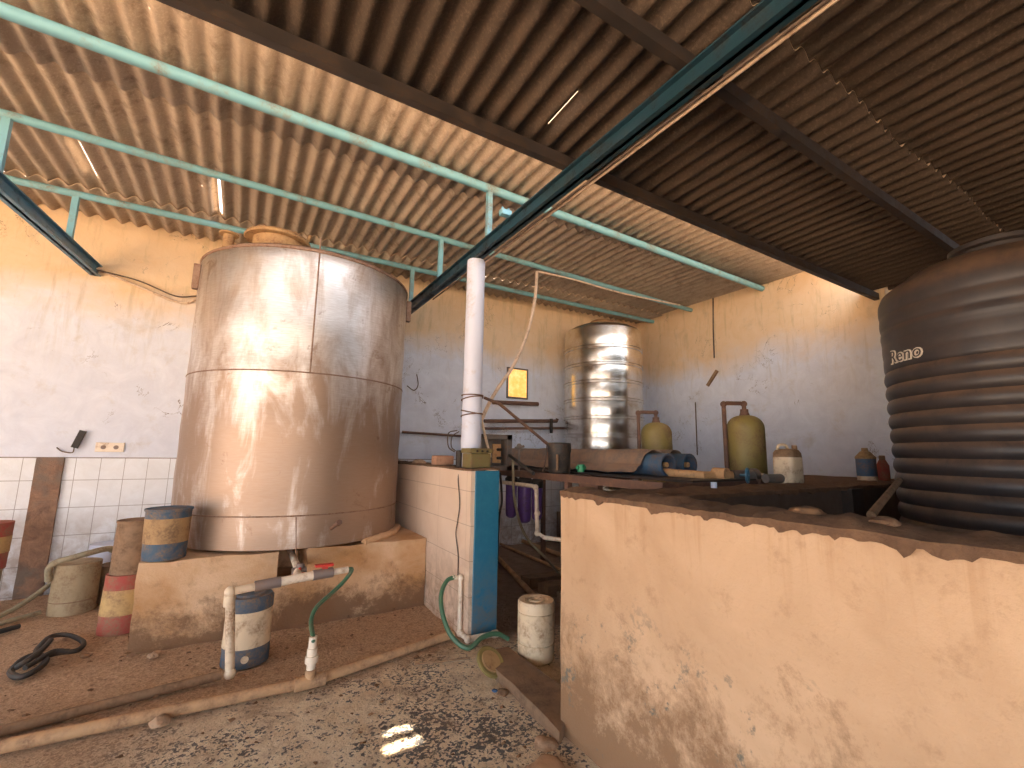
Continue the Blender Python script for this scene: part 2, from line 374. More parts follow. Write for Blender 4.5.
# right wall; its front end is ragged
b = B()
prof = [(2.27 + .035 * noise.noise(V(0, 0, k * 1.7)) + .02 * noise.noise(V(3, 0, k * 6.1)), -.1 + k * (TOP + .1) / 40) for k in range(41)]
va = [b.verts.new((XR, y, z)) for y, z in prof]; vb = [b.verts.new((XR, YB, z)) for y, z in prof]
vc = [b.verts.new((XR + .25, YB, z)) for y, z in prof]; vd = [b.verts.new((XR + .25, y, z)) for y, z in prof]
for i in range(40):
    for p, q in ((va, vb), (vb, vc), (vc, vd), (vd, va)): b.faces.new((p[i], q[i], q[i + 1], p[i + 1]))
b.faces.new((va[0], vd[0], vc[0], vb[0])); b.faces.new((va[-1], vb[-1], vc[-1], vd[-1]))
struct('wall_right', b, 'wall_right', 'white limewashed right wall with yellowed top, bounce light painted in', 'wall')
b = B(); box(b, (XR + .12, -5, -.1), (XR + .3, 2.3, 3.62)); struct('wall_right.001', b, 'brown', 'dark brown wall beyond the black tank', 'wall')  # dark surface filling the dark area past the right wall's end
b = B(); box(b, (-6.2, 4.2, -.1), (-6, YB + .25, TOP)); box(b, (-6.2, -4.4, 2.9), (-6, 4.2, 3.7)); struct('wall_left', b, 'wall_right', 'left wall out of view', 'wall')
b = B(); box(b, (.6, -4.4, -.1), (XR + .3, -4.2, 3.9)); box(b, (-6.2, -4.4, 2.7), (.6, -4.2, 3.9)); struct('wall_front', b, 'brown', 'front wall behind the viewer', 'wall')

# corrugated roofs -------------------------------------------------
PITCH, AMP = .146, .026
def roof_sheet(bm, x0, x1, y0, y1, zf, holes=(), dx=.0146, rag=.0, seed=0):
    nx = int((x1 - x0) / dx); xs = [x0 + i * dx for i in range(nx + 1)]
    ys = {y0, y1}
    for h in holes:
        for yy in (h[2], h[3]):
            if y0 < yy < y1: ys.add(yy)
    k = max(2, int((y1 - y0) / .4))
    for i in range(k): ys.add(y0 + (y1 - y0) * i / k)
    ys = sorted(ys); grid = []
    for j, y in enumerate(ys):
        row = []
        for x in xs:
            yy = y
            if j == 0 and rag: yy = y + rag * noise.noise(V(x * .9, seed, 0)) + .4 * rag * noise.noise(V(x * 7, seed, 2))
            sheet = math.floor((x + 20.3) / 1.05)
            lift = .006 * (sheet % 2) + .006 * noise.noise(V(sheet * 3.1, y * .3, seed))
            row.append(bm.verts.new((x, yy, zf(x, y) + AMP * cos(2 * pi * x / PITCH) + lift)))
        grid.append(row)
    for j in range(len(ys) - 1):
        yc = (ys[j] + ys[j + 1]) / 2
        for i in range(nx):
            xc = xs[i] + dx / 2
            if any(h[0] < xc < h[1] and h[2] < yc < h[3] for h in holes): continue
            bm.faces.new((grid[j][i], grid[j][i + 1], grid[j + 1][i + 1], grid[j + 1][i]))
def roof(name, rows, zf, holes, mat, label, rag):
    b = B()
    for k, (y0, y1, dz) in enumerate(rows):
        roof_sheet(b, -6.1, 7.35, y0, y1, lambda x, y, dz=dz, y0=y0, y1=y1: zf(x, y) + dz, holes, rag=rag if k == 0 else .015, seed=k * 5.)
    o = struct(name, b, mat, label, 'roof', True)
    o.data.materials.append(M['roof_top'])
    md = o.modifiers.new('thick', 'SOLIDIFY'); md.thickness = .008; md.offset = 1 ; md.material_offset = 0
    return o
zl = lambda x, y: 4.085 + .0204 * x
lit_holes = [(-1.43, -1.395, 4.93, 5.55), (-.42, -.395, 4.99, 5.75), (-.70, -.685, 3.09, 3.11), (-.56, -.545, 5.22, 5.25)]
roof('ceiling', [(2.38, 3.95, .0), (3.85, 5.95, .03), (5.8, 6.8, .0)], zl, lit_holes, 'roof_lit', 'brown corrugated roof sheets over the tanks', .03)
zd = lambda x, y: 3.66 + .035 * (2.42 - y) + .004 * (x - 1.5)
dark_holes = [(1.585, 1.60, 1.90, 2.22), (-1.26, -1.07, 1.70, 1.765), (-1.21, -1.06, 1.84, 1.885)]
roof('ceiling.001', [(1.05, 2.50, 0), (-.35, 1.18, .03), (-2.0, -.2, .06), (-4.4, -1.85, .09)], zd, dark_holes, 'roof_dark', 'corrugated roof sheets overhead, painted dark for shade', .05)

# purlins and beams ----------------------------------------------------
def purlin(name, a, b_, wd, ht, mat, label, cat='roof beam', group=None, kind=None):
    bm = B()
    if kind == 'round': tube(bm, [a, b_], wd / 2, 14)
    else:
        d = Vector(b_) - Vector(a)
        beam(bm, a, b_, wd, ht)
        bmesh.ops.bevel(bm, geom=bm.edges[:], offset=.006, segments=1, affect='EDGES')
    return single(name, bm, mat, a, label, cat, group, smooth=(kind == 'round'))
P1Z = lambda x: 4.009 + .0204 * x
PY = {3.62: lambda x: 3.525 + .0446 * x, 4.75: lambda x: 4.735 + .062 * x, 5.86: lambda x: 5.86 + .03 * x}
for (y, lab) in ((3.62, 'teal painted steel tube nearest the black beam, over the big tank'), (4.75, 'middle teal steel tube under the corrugated roof'), (5.86, 'teal steel tube closest to the back wall')):
    purlin('roof_purlin', (-6, PY[y](-6), P1Z(-6)), (XR + .02, PY[y](XR), P1Z(XR)), (.085 if y < 4 else .07), .062, 'teal', lab, 'roof beam', None, 'round')
def channel(name, x, y0, y1, zc, mat, label, skew=0):
    bm = B(); h = .062; wd = .045
    box(bm, (x - .012, y0, zc - h), (x + .012, y1, zc + h)); box(bm, (x - wd, y0, zc + h - .012), (x + wd, y1, zc + h)); box(bm, (x - wd, y0, zc - h), (x + wd, y1, zc - h + .012))
    for v in bm.verts: v.co.x += skew * (v.co.y - 6.5)
    return single(name, bm, mat, (x, y0, zc), label, 'roof beam', None, smooth=False)
channel('tie_beam', 1.875, -3.5, YB + .05, 3.46, 'bluedark', 'dark blue steel beam running over the white column')
channel('tie_beam', -1.54, -3.5, YB + .05, 3.43, 'tealdark', 'blue steel beam at left edge ending at back wall', .10)
def post(x, y, z0, lab):
    bm = B(); beam(bm, (x, y, z0), (x, y, P1Z(x) - .02), .05, .05)
    t_ = single('purlin_post', bm, 'teal', (x, y, z0), lab, 'post', None, smooth=False); return t_
post(1.88, 3.61, 3.555, 'taller teal post standing on the dark beam above the column')
post(1.88, 4.85, 3.555, 'short teal post on the dark beam beside the big tank')
post(1.88, 5.91, 3.555, 'teal post on the dark beam closest to the back wall')
post(-1.61, 5.81, 3.49, 'short teal post on the left blue beam')
post(-1.73, 4.63, 3.49, 'teal post at the left edge of the picture')
def cleat(x, y, z, mat, lab):
    bm = B(); box(bm, (x - .05, y - .03, z), (x + .05, y + .03, z + .05), .004)
    for k in (-.03, .03): tube(bm, [(x + k, y, z + .05), (x + k, y, z + .075)], .01, 8)
    single('beam_bracket', bm, mat, (x, y, z), lab, 'bracket')
cleat(-1.75, 4.35, 3.49, 'teal', 'teal bolted cleat on the left blue beam')
cleat(1.83, 3.2, 3.555, 'teal', 'teal bolted cleat on the dark beam near the lit sheets')
for (y, z, lab) in ((2.36, 3.575, 'black steel purlin at the edge of the dark roof'), (1.36, 3.60, 'second black steel purlin overhead on the right')):
    bm = B(); beam(bm, (-6, y, z), (XR + .1, y, z), .055, .085)
    single('roof_purlin', bm, 'darksteel', (-6, y, z), lab, 'roof beam', None, smooth=False)
# conduit under the dark beam
bm = B(); tube(bm, [(1.975, -1.0, 3.40), (1.975, 2.2, 3.40), (1.985, 3.0, 3.41), (1.965, 3.9, 3.40)], .014, 8, True); single('cable_conduit', bm, 'ltwire', (1.975, 0, 3.4), 'cream conduit running under the dark beam', 'pipe')
bm = B(); tube(bm, [(1.945, .2, 3.395), (1.945, 2.4, 3.393), (1.95, 3.8, 3.395), (1.94, 5.2, 3.395)], .009, 8, True); single('cable_conduit', bm, 'wire', (1.945, 0, 3.4), 'thin dark cable beside the cream conduit', 'cable')

# stripped pilaster strip on the tiled wall
b = B(); box(b, (-1.755, YB - .035, 0), (-1.545, YB + .01, 1.37)); bmesh.ops.subdivide_edges(b, edges=b.edges[:], cuts=14, use_grid_fill=True); rough_up(b, .009, 11)
struct('trim_1', b, 'strip', 'stripped brick strip between the wall tiles', 'wall strip', True)
# window
b = B()
wy = YB - .03
box(b, (3.80, wy, 2.40), (4.22, YB + .01, 2.425)); box(b, (3.80, wy, 2.905), (4.22, YB + .01, 2.93)); box(b, (3.80, wy, 2.40), (3.822, YB + .01, 2.93)); box(b, (4.198, wy, 2.40), (4.22, YB + .01, 2.93))
wf = struct('window_1', b, 'greymetal', 'small glowing yellow window in the back wall', 'window')
b = B(); box(b, (3.82, YB - .015, 2.42), (4.2, YB + .005, 2.91)); part('pane', b, 'pane', wf)

# ------------------------------------------------------------------ plinth and big tank
pl = thing('tank_plinth', (.58, 5.4, 0), 'orange stained plaster plinth under the big steel tank', 'plinth')
b = B()
box(b, (-.56, 4.42, -.03), (.37, 6.4, .63)); box(b, (.60, 4.42, -.03), (1.69, 6.4, .63)); box(b, (.35, 4.95, -.03), (.62, 6.4, .63)); box(b, (.35, 4.42, -.03), (.62, 4.98, .38))
bmesh.ops.subdivide_edges(b, edges=b.edges[:], cuts=9, use_grid_fill=True); rough_up(b, .018, 5)
part('body', b, 'plinth', pl, smooth=True)
b = B(); tube(b, [(1.60 + .0, 5.1, .65), (1.42, 4.72, .655), (1.2, 4.50, .655), (1.08, 4.44, .64)], .035, 8, True); rough_up(b, .01, 20)
part('mortar_curb', b, 'plinth', pl, smooth=True)
TC = V(.555, 5.37, 0); TR = 1.05
tk = thing('steel_tank', (TC.x, TC.y, .625), 'huge stained stainless steel tank on the orange plinth', 'tank')
b = B()
zs = [(.0, .645), (1.0, .645), (TR, .66)]
for k in range(1, 28): zs.append((TR + .003 * sin(k * 1.3), .66 + k * (3.31 - .66) / 28))
zs += [(TR, 3.31), (TR - .012, 3.34), (TR - .06, 3.355), (.75, 3.44), (.45, 3.52), (.0, 3.56)]
lathe(b, TC, zs[1:-1], 96)
part('shell', b, 'steel', tk, smooth=True)
def ring(bm, c, R_, z, r, seg=96, a0=0, a1=2 * pi):
    tube(bm, [(c.x + R_ * cos(a0 + (a1 - a0) * k / seg), c.y + R_ * sin(a0 + (a1 - a0) * k / seg), z) for k in range(seg + 1)], r, 6)
b = B(); ring(b, TC, TR + .001, (0.406, 4.331, 2.171)[2], .007); part('weld_seam', b, 'weld', tk, smooth=True); b = B(); ring(b, TC, TR + .001, (0.472, 4.323, 0.930)[2], .006); part('weld_seam', b, 'weld', tk, smooth=True)
b = B(); p = [(0.484, 4.322, 3.454), (0.486, 4.322, 2.849), (0.487, 4.322, 2.178)]; tube(b, p, .008, 6); part('weld_seam', b, 'weld', tk, smooth=True)
b = B(); tube(b, [(0.473, 4.323, 0.921), (0.497, 4.322, 0.618)], .005, 6); part('weld_seam', b, 'weld', tk, smooth=True)
b = B(); lathe(b, TC, [(TR + .001, 3.305), (TR + .010, 3.308), (TR + .010, 3.33), (TR - .03, 3.358)], 96, cap=False); part('rim', b, 'weld', tk, smooth=True)
HX = V(.16, 5.0, 0)
b = B(); lathe(b, HX, [(.23, 3.45), (.23, 3.60), (.24, 3.60)], 40); h_ = part('hatch_neck', b, 'rust', tk, smooth=True)
b = B(); lathe(b, HX, [(.0, 3.60), (.30, 3.595), (.31, 3.61), (.30, 3.63), (.2, 3.645), (.05, 3.65)], 40); l_ = part('hatch_lid', b, 'rust', tk, smooth=True)
b = B(); tube(b, [(.42, 4.86, 3.62), (.44, 4.84, 3.69)], .018, 8); part('lid_bolt', b, 'rust', l_, smooth=True); b = B(); tube(b, [(.30, 4.82, 3.64), (.30, 4.82, 3.68)], .014, 8); part('lid_bolt', b, 'rust', l_, smooth=True)
b = B(); lathe(b, (-.27, 5.05, 0), [(.05, 3.45), (.05, 3.58), (.085, 3.585), (.085, 3.60), (.02, 3.61)], 20); part('vent_cap', b, 'rust', tk, smooth=True)
for s in (0, 1):
    a = radians(190) if s == 0 else radians(-14)
    c = TC + V(cos(a) * (TR + .025), sin(a) * (TR + .025), 3.15)
    b = B(); box(b, c - V(.03, .035, .13), c + V(.03, .035, .12), .008); part('lifting_lug', b, 'weld', tk)
q0 = V(*(0.765, 4.341, 0.799)); q1 = q0 + V(.03, -.16, .07)
b = B(); tube(b, [q0 + V(0, .02, 0), q1], .018, 10); tube(b, [q1, q1 + V(.004, -.02, .01)], .024, 10); part('drain_spout', b, 'brownpipe', tk, smooth=True)

# ------------------------------------------------------------------ partition wall with blue end
pw = thing('partition_wall', (1.83, 4.9, 0), 'waist high cream tiled wall ending in a blue face', 'low wall')
b = B(); box(b, (1.70, 3.462, -.02), (1.955, YB, 1.34)); bmesh.ops.subdivide_edges(b, edges=b.edges[:], cuts=14, use_grid_fill=True); rough_up(b, .006, 5)
part('body', b, 'partition', pw, smooth=True)
b = B(); box(b, (1.735, 3.448, .0), (1.962, 3.47, 1.335), .004); part('painted_end', b, 'blue', pw)['label'] = 'blue painted end face'
b = B(); box(b, (1.69, 3.45, 1.335), (1.965, YB, 1.352)); bmesh.ops.subdivide_edges(b, edges=b.edges[:], cuts=20, use_grid_fill=True); rough_up(b, .012, 9); part('top_dust', b, 'crust', pw, smooth=True)

# column
cl = thing('support_column', (1.89, 3.88, 1.35), 'round white painted column standing on the tiled wall', 'column')
b = B(); lathe(b, (1.89, 3.88, 0), [(.098, 1.345), (.096, 1.6), (.092, 2.3), (.090, 3.38), (.088, 3.40)], 40); part('shaft', b, 'white', cl, smooth=True)
b = B()
for z, t_ in ((2.03, .0), (2.00, .02), (1.87, -.02), (1.84, .015)):
    tube(b, [(1.89 + .103 * cos(a), 3.88 + .103 * sin(a), z + t_ * cos(a + 1)) for a in [2 * pi * k / 28 for k in range(29)]], .006, 6)
part('wire_lashing', b, 'brownpipe', cl, smooth=True)

# ------------------------------------------------------------------ masonry basin on the right
bs = thing('masonry_basin', (3, 1, 0), 'cream plastered masonry basin with brown crusted rim', 'basin')
BX, BY = 1.63, 2.14
def rough_box(p, q, cuts, amp, s=5):
    b = B(); box(b, p, q); bmesh.ops.subdivide_edges(b, edges=b.edges[:], cuts=cuts, use_grid_fill=True); rough_up(b, amp, s); return b
b = B(); box(b, (BX, -2.5, -.02), (BX + .17, BY, 1.27)); bmesh.ops.subdivide_edges(b, edges=b.edges[:], cuts=24, use_grid_fill=True)
for v in b.verts: v.co += noise.noise_vector(v.co * 3) * .006
part('front_wall', b, 'basin', bs, smooth=True)
b = rough_box((BX + .15, 1.84, -.02), (XR, BY, 1.25), 16, .006); part('back_wall', b, 'basin_in', bs, smooth=True)
b = rough_box((BX + .17, -2.5, -.02), (5.9, 1.85, .92), 10, .006); part('basin_floor', b, 'basin_in', bs)
b = B(); box(b, (4.30, 1.76, .9), (4.5, 1.86, 1.24)); part('inner_dark_strip', b, 'darksteel', bs)  # dark upright strip on the inner face of the back wall
b = B(); box(b, (5.75, -2.5, -.02), (5.95, 1.85, 1.24)); part('end_wall', b, 'basin_in', bs)
# crust: thick irregular dirt lying on the wall tops
def crust(x0, x1, y0, y1, z, nx, ny, hh, ov):
    b = B(); top = []; bot = []
    for j in range(ny + 1):
        rt, rb = [], []
        for i in range(nx + 1):
            u, v = i / nx, j / ny
            x = x0 + (x1 - x0) * u; y = y0 + (y1 - y0) * v
            e = min(1, min(u, 1 - u) * nx / 1.5) * min(1, min(v, 1 - v) * ny / 1.5)
            n_ = noise.noise(V(x * 5, y * 5, 1)); n2_ = noise.noise(V(x * 17, y * 17, 4))
            ed = abs(noise.noise(V(x * 6, y * 6, 9))) + .5 * abs(noise.noise(V(x * 19, y * 19, 9))) + .25; dx_ = ov * ed * ((i == nx) - (i == 0)); dy_ = ov * ed * ((j == ny) - (j == 0)); drip = .03 * max(0, noise.noise(V(x * 6, y * 6, 31)) + .9 * noise.noise(V(x * 23, y * 23, 3)) + .5 * noise.noise(V(x * 55, y * 55, 8))) * (i in (0, nx) or j in (0, ny))
            rt.append(b.verts.new((x + dx_, y + dy_, z + hh * (.35 + .65 * e) * (.7 + .9 * n_ + .5 * n2_ + .3)))); rb.append(b.verts.new((x + dx_, y + dy_, z - .014 - drip)))
        top.append(rt); bot.append(rb)
    for j in range(ny):
        for i in range(nx):
            b.faces.new((top[j][i], top[j][i + 1], top[j + 1][i + 1], top[j + 1][i])); b.faces.new((bot[j][i], bot[j + 1][i], bot[j + 1][i + 1], bot[j][i + 1]))
    for i in range(nx):
        b.faces.new((bot[0][i], bot[0][i + 1], top[0][i + 1], top[0][i])); b.faces.new((bot[ny][i + 1], bot[ny][i], top[ny][i], top[ny][i + 1]))
    for j in range(ny):
        b.faces.new((bot[j + 1][0], bot[j][0], top[j][0], top[j + 1][0])); b.faces.new((bot[j][nx], bot[j + 1][nx], top[j + 1][nx], top[j][nx]))
    return b
b = crust(BX - .008, BX + .19, -2.5, BY - .02, 1.27, 8, 300, .028, .022); part('rim_crust', b, 'crust', bs, smooth=True)
b = crust(BX + .1, 6.9, 1.80, BY, 1.25, 150, 8, .024, .02); part('rim_crust', b, 'crust', bs, smooth=True)
# slab behind the basin
b = rough_box((3.90, 2.15, 1.12), (XR - .005, 3.3, 1.24), 12, .008)
single('concrete_ledge', b, 'crust', (3.90, 2.15, 1.12), 'dusty concrete ledge behind the basin against right wall', 'ledge')
for x in (3.95, 6.6):
    b = B(); box(b, (x, 2.3, 0), (x + .2, 3.2, 1.12)); single('ledge_pier', b, 'brown', (x, 2.3, 0), 'masonry pier under the %s end of the concrete ledge' % ('left' if x < 5 else 'right'), 'pier', smooth=False)

# ------------------------------------------------------------------ black ribbed tank
RC = V(4.43, .79, 0); RR = .655; RB = .925
rt = thing('black_water_tank', (RC.x, RC.y, RB), 'large black ribbed plastic water tank with white lettering', 'tank')
prof = [(.60, RB), (RR, RB + .03)]
n_r = 16; H = 2.70 - RB
for k in range(n_r * 8 + 1):
    u = k / (n_r * 8); z = RB + .05 + (H - .10) * u
    amp = .0095 if u < .55 else .0095 * max(.25, (1 - (u - .55) / .5))
    if .70 < u < .84: amp *= .25
    prof.append((RR + .022 + amp * (abs(sin(pi * u * n_r)) ** .7 * 2 - 1), z))
prof += [(RR, 2.70), (RR - .06, 2.75), (.5, 2.82), (.32, 2.88), (.24, 2.90)]
b = B(); lathe(b, RC, prof, 80); part('ribbed_shell', b, 'tankblack', rt, smooth=True)
b = B(); lathe(b, RC, [(.22, 2.88), (.22, 2.94), (.25, 2.95), (.25, 2.98), (.2, 3.0), (.05, 3.01)], 36); part('lid', b, 'tankblack', rt, smooth=True)
def lettering():
    cu = bpy.data.curves.new('txt', 'FONT'); cu.body = 'Reno'; cu.size = .125; cu.shear = .12; cu.resolution_u = 3; cu.space_character = 1.12
    def grab(off, ex):
        cu.offset = off; cu.extrude = ex
        o = bpy.data.objects.new('txt', cu); COL.objects.link(o)
        bpy.context.view_layer.update()
        dg = bpy.context.evaluated_depsgraph_get(); me = bpy.data.meshes.new_from_object(o.evaluated_get(dg)); bpy.data.objects.remove(o)
        bm = bmesh.new(); bm.from_mesh(me); bpy.data.meshes.remove(me)
        bmesh.ops.subdivide_edges(bm, edges=[e for e in bm.edges if e.calc_length() > .03], cuts=2)
        return bm
    beta = radians(50)
    out = []
    for off, ex, rad, name, mat in ((.007, .003, RR + .026, 'lettering', 'letter'), (-.001, .0035, RR + .029, 'lettering_core', 'tankblack')):
        bm = grab(off, ex); xs = [v.co.x for v in bm.verts]; mid = .125 * .95
        base = math.atan2(cos(beta) * -.176 + sin(beta) * .985, cos(beta) * -.985 + sin(beta) * -.176)
        for v in bm.verts:
            # reading direction runs toward -Y, i.e. growing angle on this flank
            a = base + (v.co.x - mid) / rad; r_ = rad + v.co.z; z = 2.17 + v.co.y
            v.co = V(RC.x + r_ * cos(a), RC.y + r_ * sin(a), z)
        out.append((name, bm, mat))
    return out
lt = lettering(); L0 = part(lt[0][0], lt[0][1], lt[0][2], rt); L0['label'] = 'white outlined lettering'; part(lt[1][0], lt[1][1], lt[1][2], L0)

# ------------------------------------------------------------------ second steel tank
SC_ = V(5.32, 5.78, 0); SR = .66
s2 = thing('steel_tank', (SC_.x, SC_.y, .5), 'shiny banded stainless steel tank in the far corner', 'tank')
b = B(); prof = [(.4, .5), (SR, .5)]
zz = .62
while zz < 3.5:
    prof += [(SR, zz - .035), (SR + .020, zz - .028), (SR + .020, zz - .016), (SR, zz - .009), (SR, zz + .009), (SR + .020, zz + .016), (SR + .020, zz + .028), (SR, zz + .035)]; 
    prof += [(SR + .004, zz + .09), (SR + .006, zz + .145), (SR + .004, zz + .2)]
    zz += .29
prof += [(SR, 3.56), (SR - .03, 3.59), (.5, 3.66), (.3, 3.71), (.2, 3.73)]
lathe(b, SC_, prof, 80); part('banded_shell', b, 'chrome', s2, smooth=True)
b = B(); lathe(b, SC_, [(.2, 3.71), (.2, 3.77), (.22, 3.78), (.2, 3.80), (.04, 3.82)], 30); part('lid', b, 'rust', s2, smooth=True)
b = B(); box(b, (4.75, 5.2, 0), (5.9, 6.35, .5)); single('tank_stand', b, 'brown', (4.75, 5.2, 0), 'dark masonry stand under the shiny corner tank', 'plinth', smooth=False)

# ------------------------------------------------------------------ fibreglass vessels
def vessel(c, r, z0, z1, pipe_dx, label):
    root = thing('filter_vessel', (c[0], c[1], z0), label, 'filter vessel', 'olive filter vessels')
    b = B(); H_ = z1 - z0; sh = r * .95
    pr = [(r * .93, z0), (r, z0 + .03), (r, z1 - sh)]
    for k in range(1, 9): a = k / 8 * pi / 2 * .93; pr.append((r * cos(a) ** .75, z1 - sh + sh * .82 * sin(a)))
    lathe(b, (c[0], c[1], 0), pr, 36); part('body', b, 'frp', root, smooth=True)
    b = B(); lathe(b, (c[0], c[1], 0), [(r * .30, z1 - sh * .22), (r * .22, z1 + .0), (r * .22, z1 + .03)], 16); part('neck', b, 'brownpipe', root, smooth=True)
    d = Vector((-.84, .54, 0)).normalized() if pipe_dx > 0 else V(-1, 0, 0)
    # pipe leaves the neck, turns and drops beside the vessel
    s = V(-.86, .51, 0)
    p0 = V(c[0], c[1], z1); p1 = V(c[0], c[1], z1 + .07); e = V(c[0], c[1], 0) + s * (r + .035)
    b = B(); tube(b, [p0, p1, p1 + s * .03 + V(0, 0, .02), V(e.x, e.y, z1 + .09) - s * .03, V(e.x, e.y, z1 + .065), V(e.x, e.y, z0 + (.02 if z0 > 1 else 1.0))], .021, 12)
    for q in (p1 + V(0, 0, .015), V(e.x, e.y, z1 + .08)): bmesh.ops.create_uvsphere(b, u_segments=12, v_segments=8, radius=.032, matrix=Matrix.Translation(q))
    part('riser_pipe', b, 'brownpipe', root, smooth=True)
vessel((4.35, 2.66), .172, 1.235, 1.93, 1, 'olive fibreglass vessel with bent pipe on the concrete ledge')
vessel((4.22, 3.68), .175, 0.0, 1.90, 1, 'olive fibreglass vessel behind the blue tubes, just right of banded tank')

# ------------------------------------------------------------------ containers
def banded(name, c, r, h, bands, label, cat, group=None, taper=.94, seg=32, lid=None, square=0, rot=0, tilt=(0, 0)):
    """bands: (z0 fraction, z1 fraction, material) each its own part"""
    root = thing(name, c, label, cat, group)
    z0 = c[2]
    for i, (a, b_, m) in enumerate(bands):
        bm = B(); n_ = 5
        pr = [((r * (taper + (1 - taper) * (a + (b_ - a) * k / n_))), z0 + h * (a + (b_ - a) * k / n_)) for k in range(n_ + 1)]
        if i: pr[0] = (pr[0][0] + .002, pr[0][1]); 
        if i % 2: pr = [(q + .002, z) for q, z in pr]
        if square: rbox(bm, (c[0], c[1], 0), 1, 1, pr, square, 32, rot)
        else: lathe(bm, (c[0], c[1], 0), pr, seg)
        part(('body' if i == 0 else 'band'), bm, m, root, smooth=True)
    if lid:
        bm = B(); zt = z0 + h
        lathe(bm, (c[0], c[1], 0), [(r * 1.02, zt - h * .015), (r * 1.05, zt - h * .01), (r * 1.05, zt + h * .03), (r * .97, zt + h * .035), (r * .95, zt + h * .01), (.02, zt + h * .01)], seg)
        part('lid', bm, lid, root, smooth=True)
    root.rotation_euler = (tilt[0], tilt[1], 0)
    return root
banded('plastic_drum', (-1.17, 5.80, .0), .165, .43, [(0, .25, 'drumc'), (.25, .27, 'brownpl'), (.27, 1, 'drumc')], 'dusty beige drum on the floor below the wall tiles', 'drum', taper=1.0)
bm = B(); tube(bm, [(-1.34, 5.72, .30), (-1.33, 5.68, .44), (-1.17, 5.66, .50), (-.98, 5.78, .53), (-.93, 5.95, .47), (-1.0, 6.1, .46)], .026, 10, True); single('hose_loop', bm, 'hose_old', (-1.17, 5.7, .43), 'faded hose looped over the dusty beige drum', 'hose')
banded('plastic_bucket', (-.93, 6.02, .0), .13, .34, [(0, 1, 'brownpl')], 'small brown bucket tucked behind the beige drum', 'bucket')
banded('plastic_bucket', (-1.07, 6.3, .34 - .34), .14, .5, [(0, 1, 'white')], 'white cloth built as a bucket behind the dusty beige drum', 'bucket')  # white cloth behind the drum, given a bucket shape
banded('striped_can', (-.70, 5.05, .0), .14, .45, [(0, .32, 'redband'), (.32, .75, 'yellowband'), (.75, 1, 'redband')], 'red and yellow banded can, lower of the stacked pair', 'can', taper=1.08)
banded('brown_can', (-.68, 5.05, .455), .132, .41, [(0, .28, 'brownpl'), (.28, 1, 'brownpl')], 'brown can stacked on the red and yellow one', 'can', taper=1.08, lid='brownpl')
banded('banded_can', (-.425, 4.56, .635), .152, .37, [(0, .34, 'blueband'), (.34, .84, 'tan'), (.84, 1, 'blueband')], 'blue and tan banded can on the plinth corner', 'can', taper=.93, lid='blueband')
banded('plastic_can', (-1.86, 5.95, .0), .15, .40, [(0, 1, 'drumc')], 'greyish can at left edge, lower of two', 'can')
banded('striped_can', (-1.83, 5.93, .405), .15, .40, [(0, .35, 'redband'), (.35, .7, 'yellowband'), (.7, 1, 'redband')], 'red banded can at left edge, upper of two', 'can')
# bucket before the plinth
root = banded('plastic_bucket', (.175, 3.93, .0), .145, .36, [(0, .34, 'blueband'), (.34, 1, 'cream')], 'cream bucket with dark blue foot and lid behind upright pipe', 'bucket', taper=1.05)
bm = B(); lathe(bm, (.175, 3.93, 0), [(.145, .355), (.152, .36), (.152, .43), (.140, .45), (.10, .445), (.09, .46), (.02, .46)], 32); part('lid', bm, 'blueband', root, smooth=True)
bm = B(); c0 = V(.175, 3.93, .06); dv = V(-.05, -1, 0).normalized(); tube(bm, [c0 + dv * .14, c0 + dv * .158], .024, 14); part('sticker', bm, 'cream', root, smooth=True)

# round jar with screw lid
jr = thing('storage_jar', (2.01, 2.94, 0), 'cream plastic jar with screw lid beside the basin wall', 'jar')
b = B(); lathe(b, (2.01, 2.94, 0), [(.12, 0.0), (.133, .012), (.137, .12), (.131, .125), (.131, .13), (.137, .135), (.137, .33), (.12, .345)], 36); part('body', b, 'cream', jr, smooth=True)
b = B(); lathe(b, (2.01, 2.94, 0), [(.12, .335), (.138, .338), (.138, .395), (.128, .412), (.085, .412), (.08, .400), (.06, .400), (.055, .415), (.03, .415), (.025, .405), (.005, .405)], 36); part('screw_lid', b, 'cream', jr, smooth=True)
# loose round lid
ld = thing('loose_lid', (1.630, 2.950, 0.050), 'round green rimmed lid leaning on the muddy plank', 'lid')
b = B(); lathe(b, (0, 0, 0), [(.098, -.012), (.106, -.006), (.106, .012), (.096, .016), (.08, .010), (.005, .010)], 32)
Rm = Matrix.Rotation(radians(28), 4, 'Y') @ Matrix.Rotation(radians(30), 4, 'X')
Rm = Matrix.Translation((1.590, 2.870, 0.090)) @ Matrix.Rotation(radians(42), 4, V(.9, .35, 0))
for v in b.verts: v.co = Rm @ v.co
part('rim', b, 'frp', ld, smooth=True)
b = B(); lathe(b, (0, 0, 0), [(.075, .010), (.070, .018), (.005, .018)], 28)
for v in b.verts: v.co = Rm @ v.co
part('centre_disc', b, 'rust', ld, smooth=True)

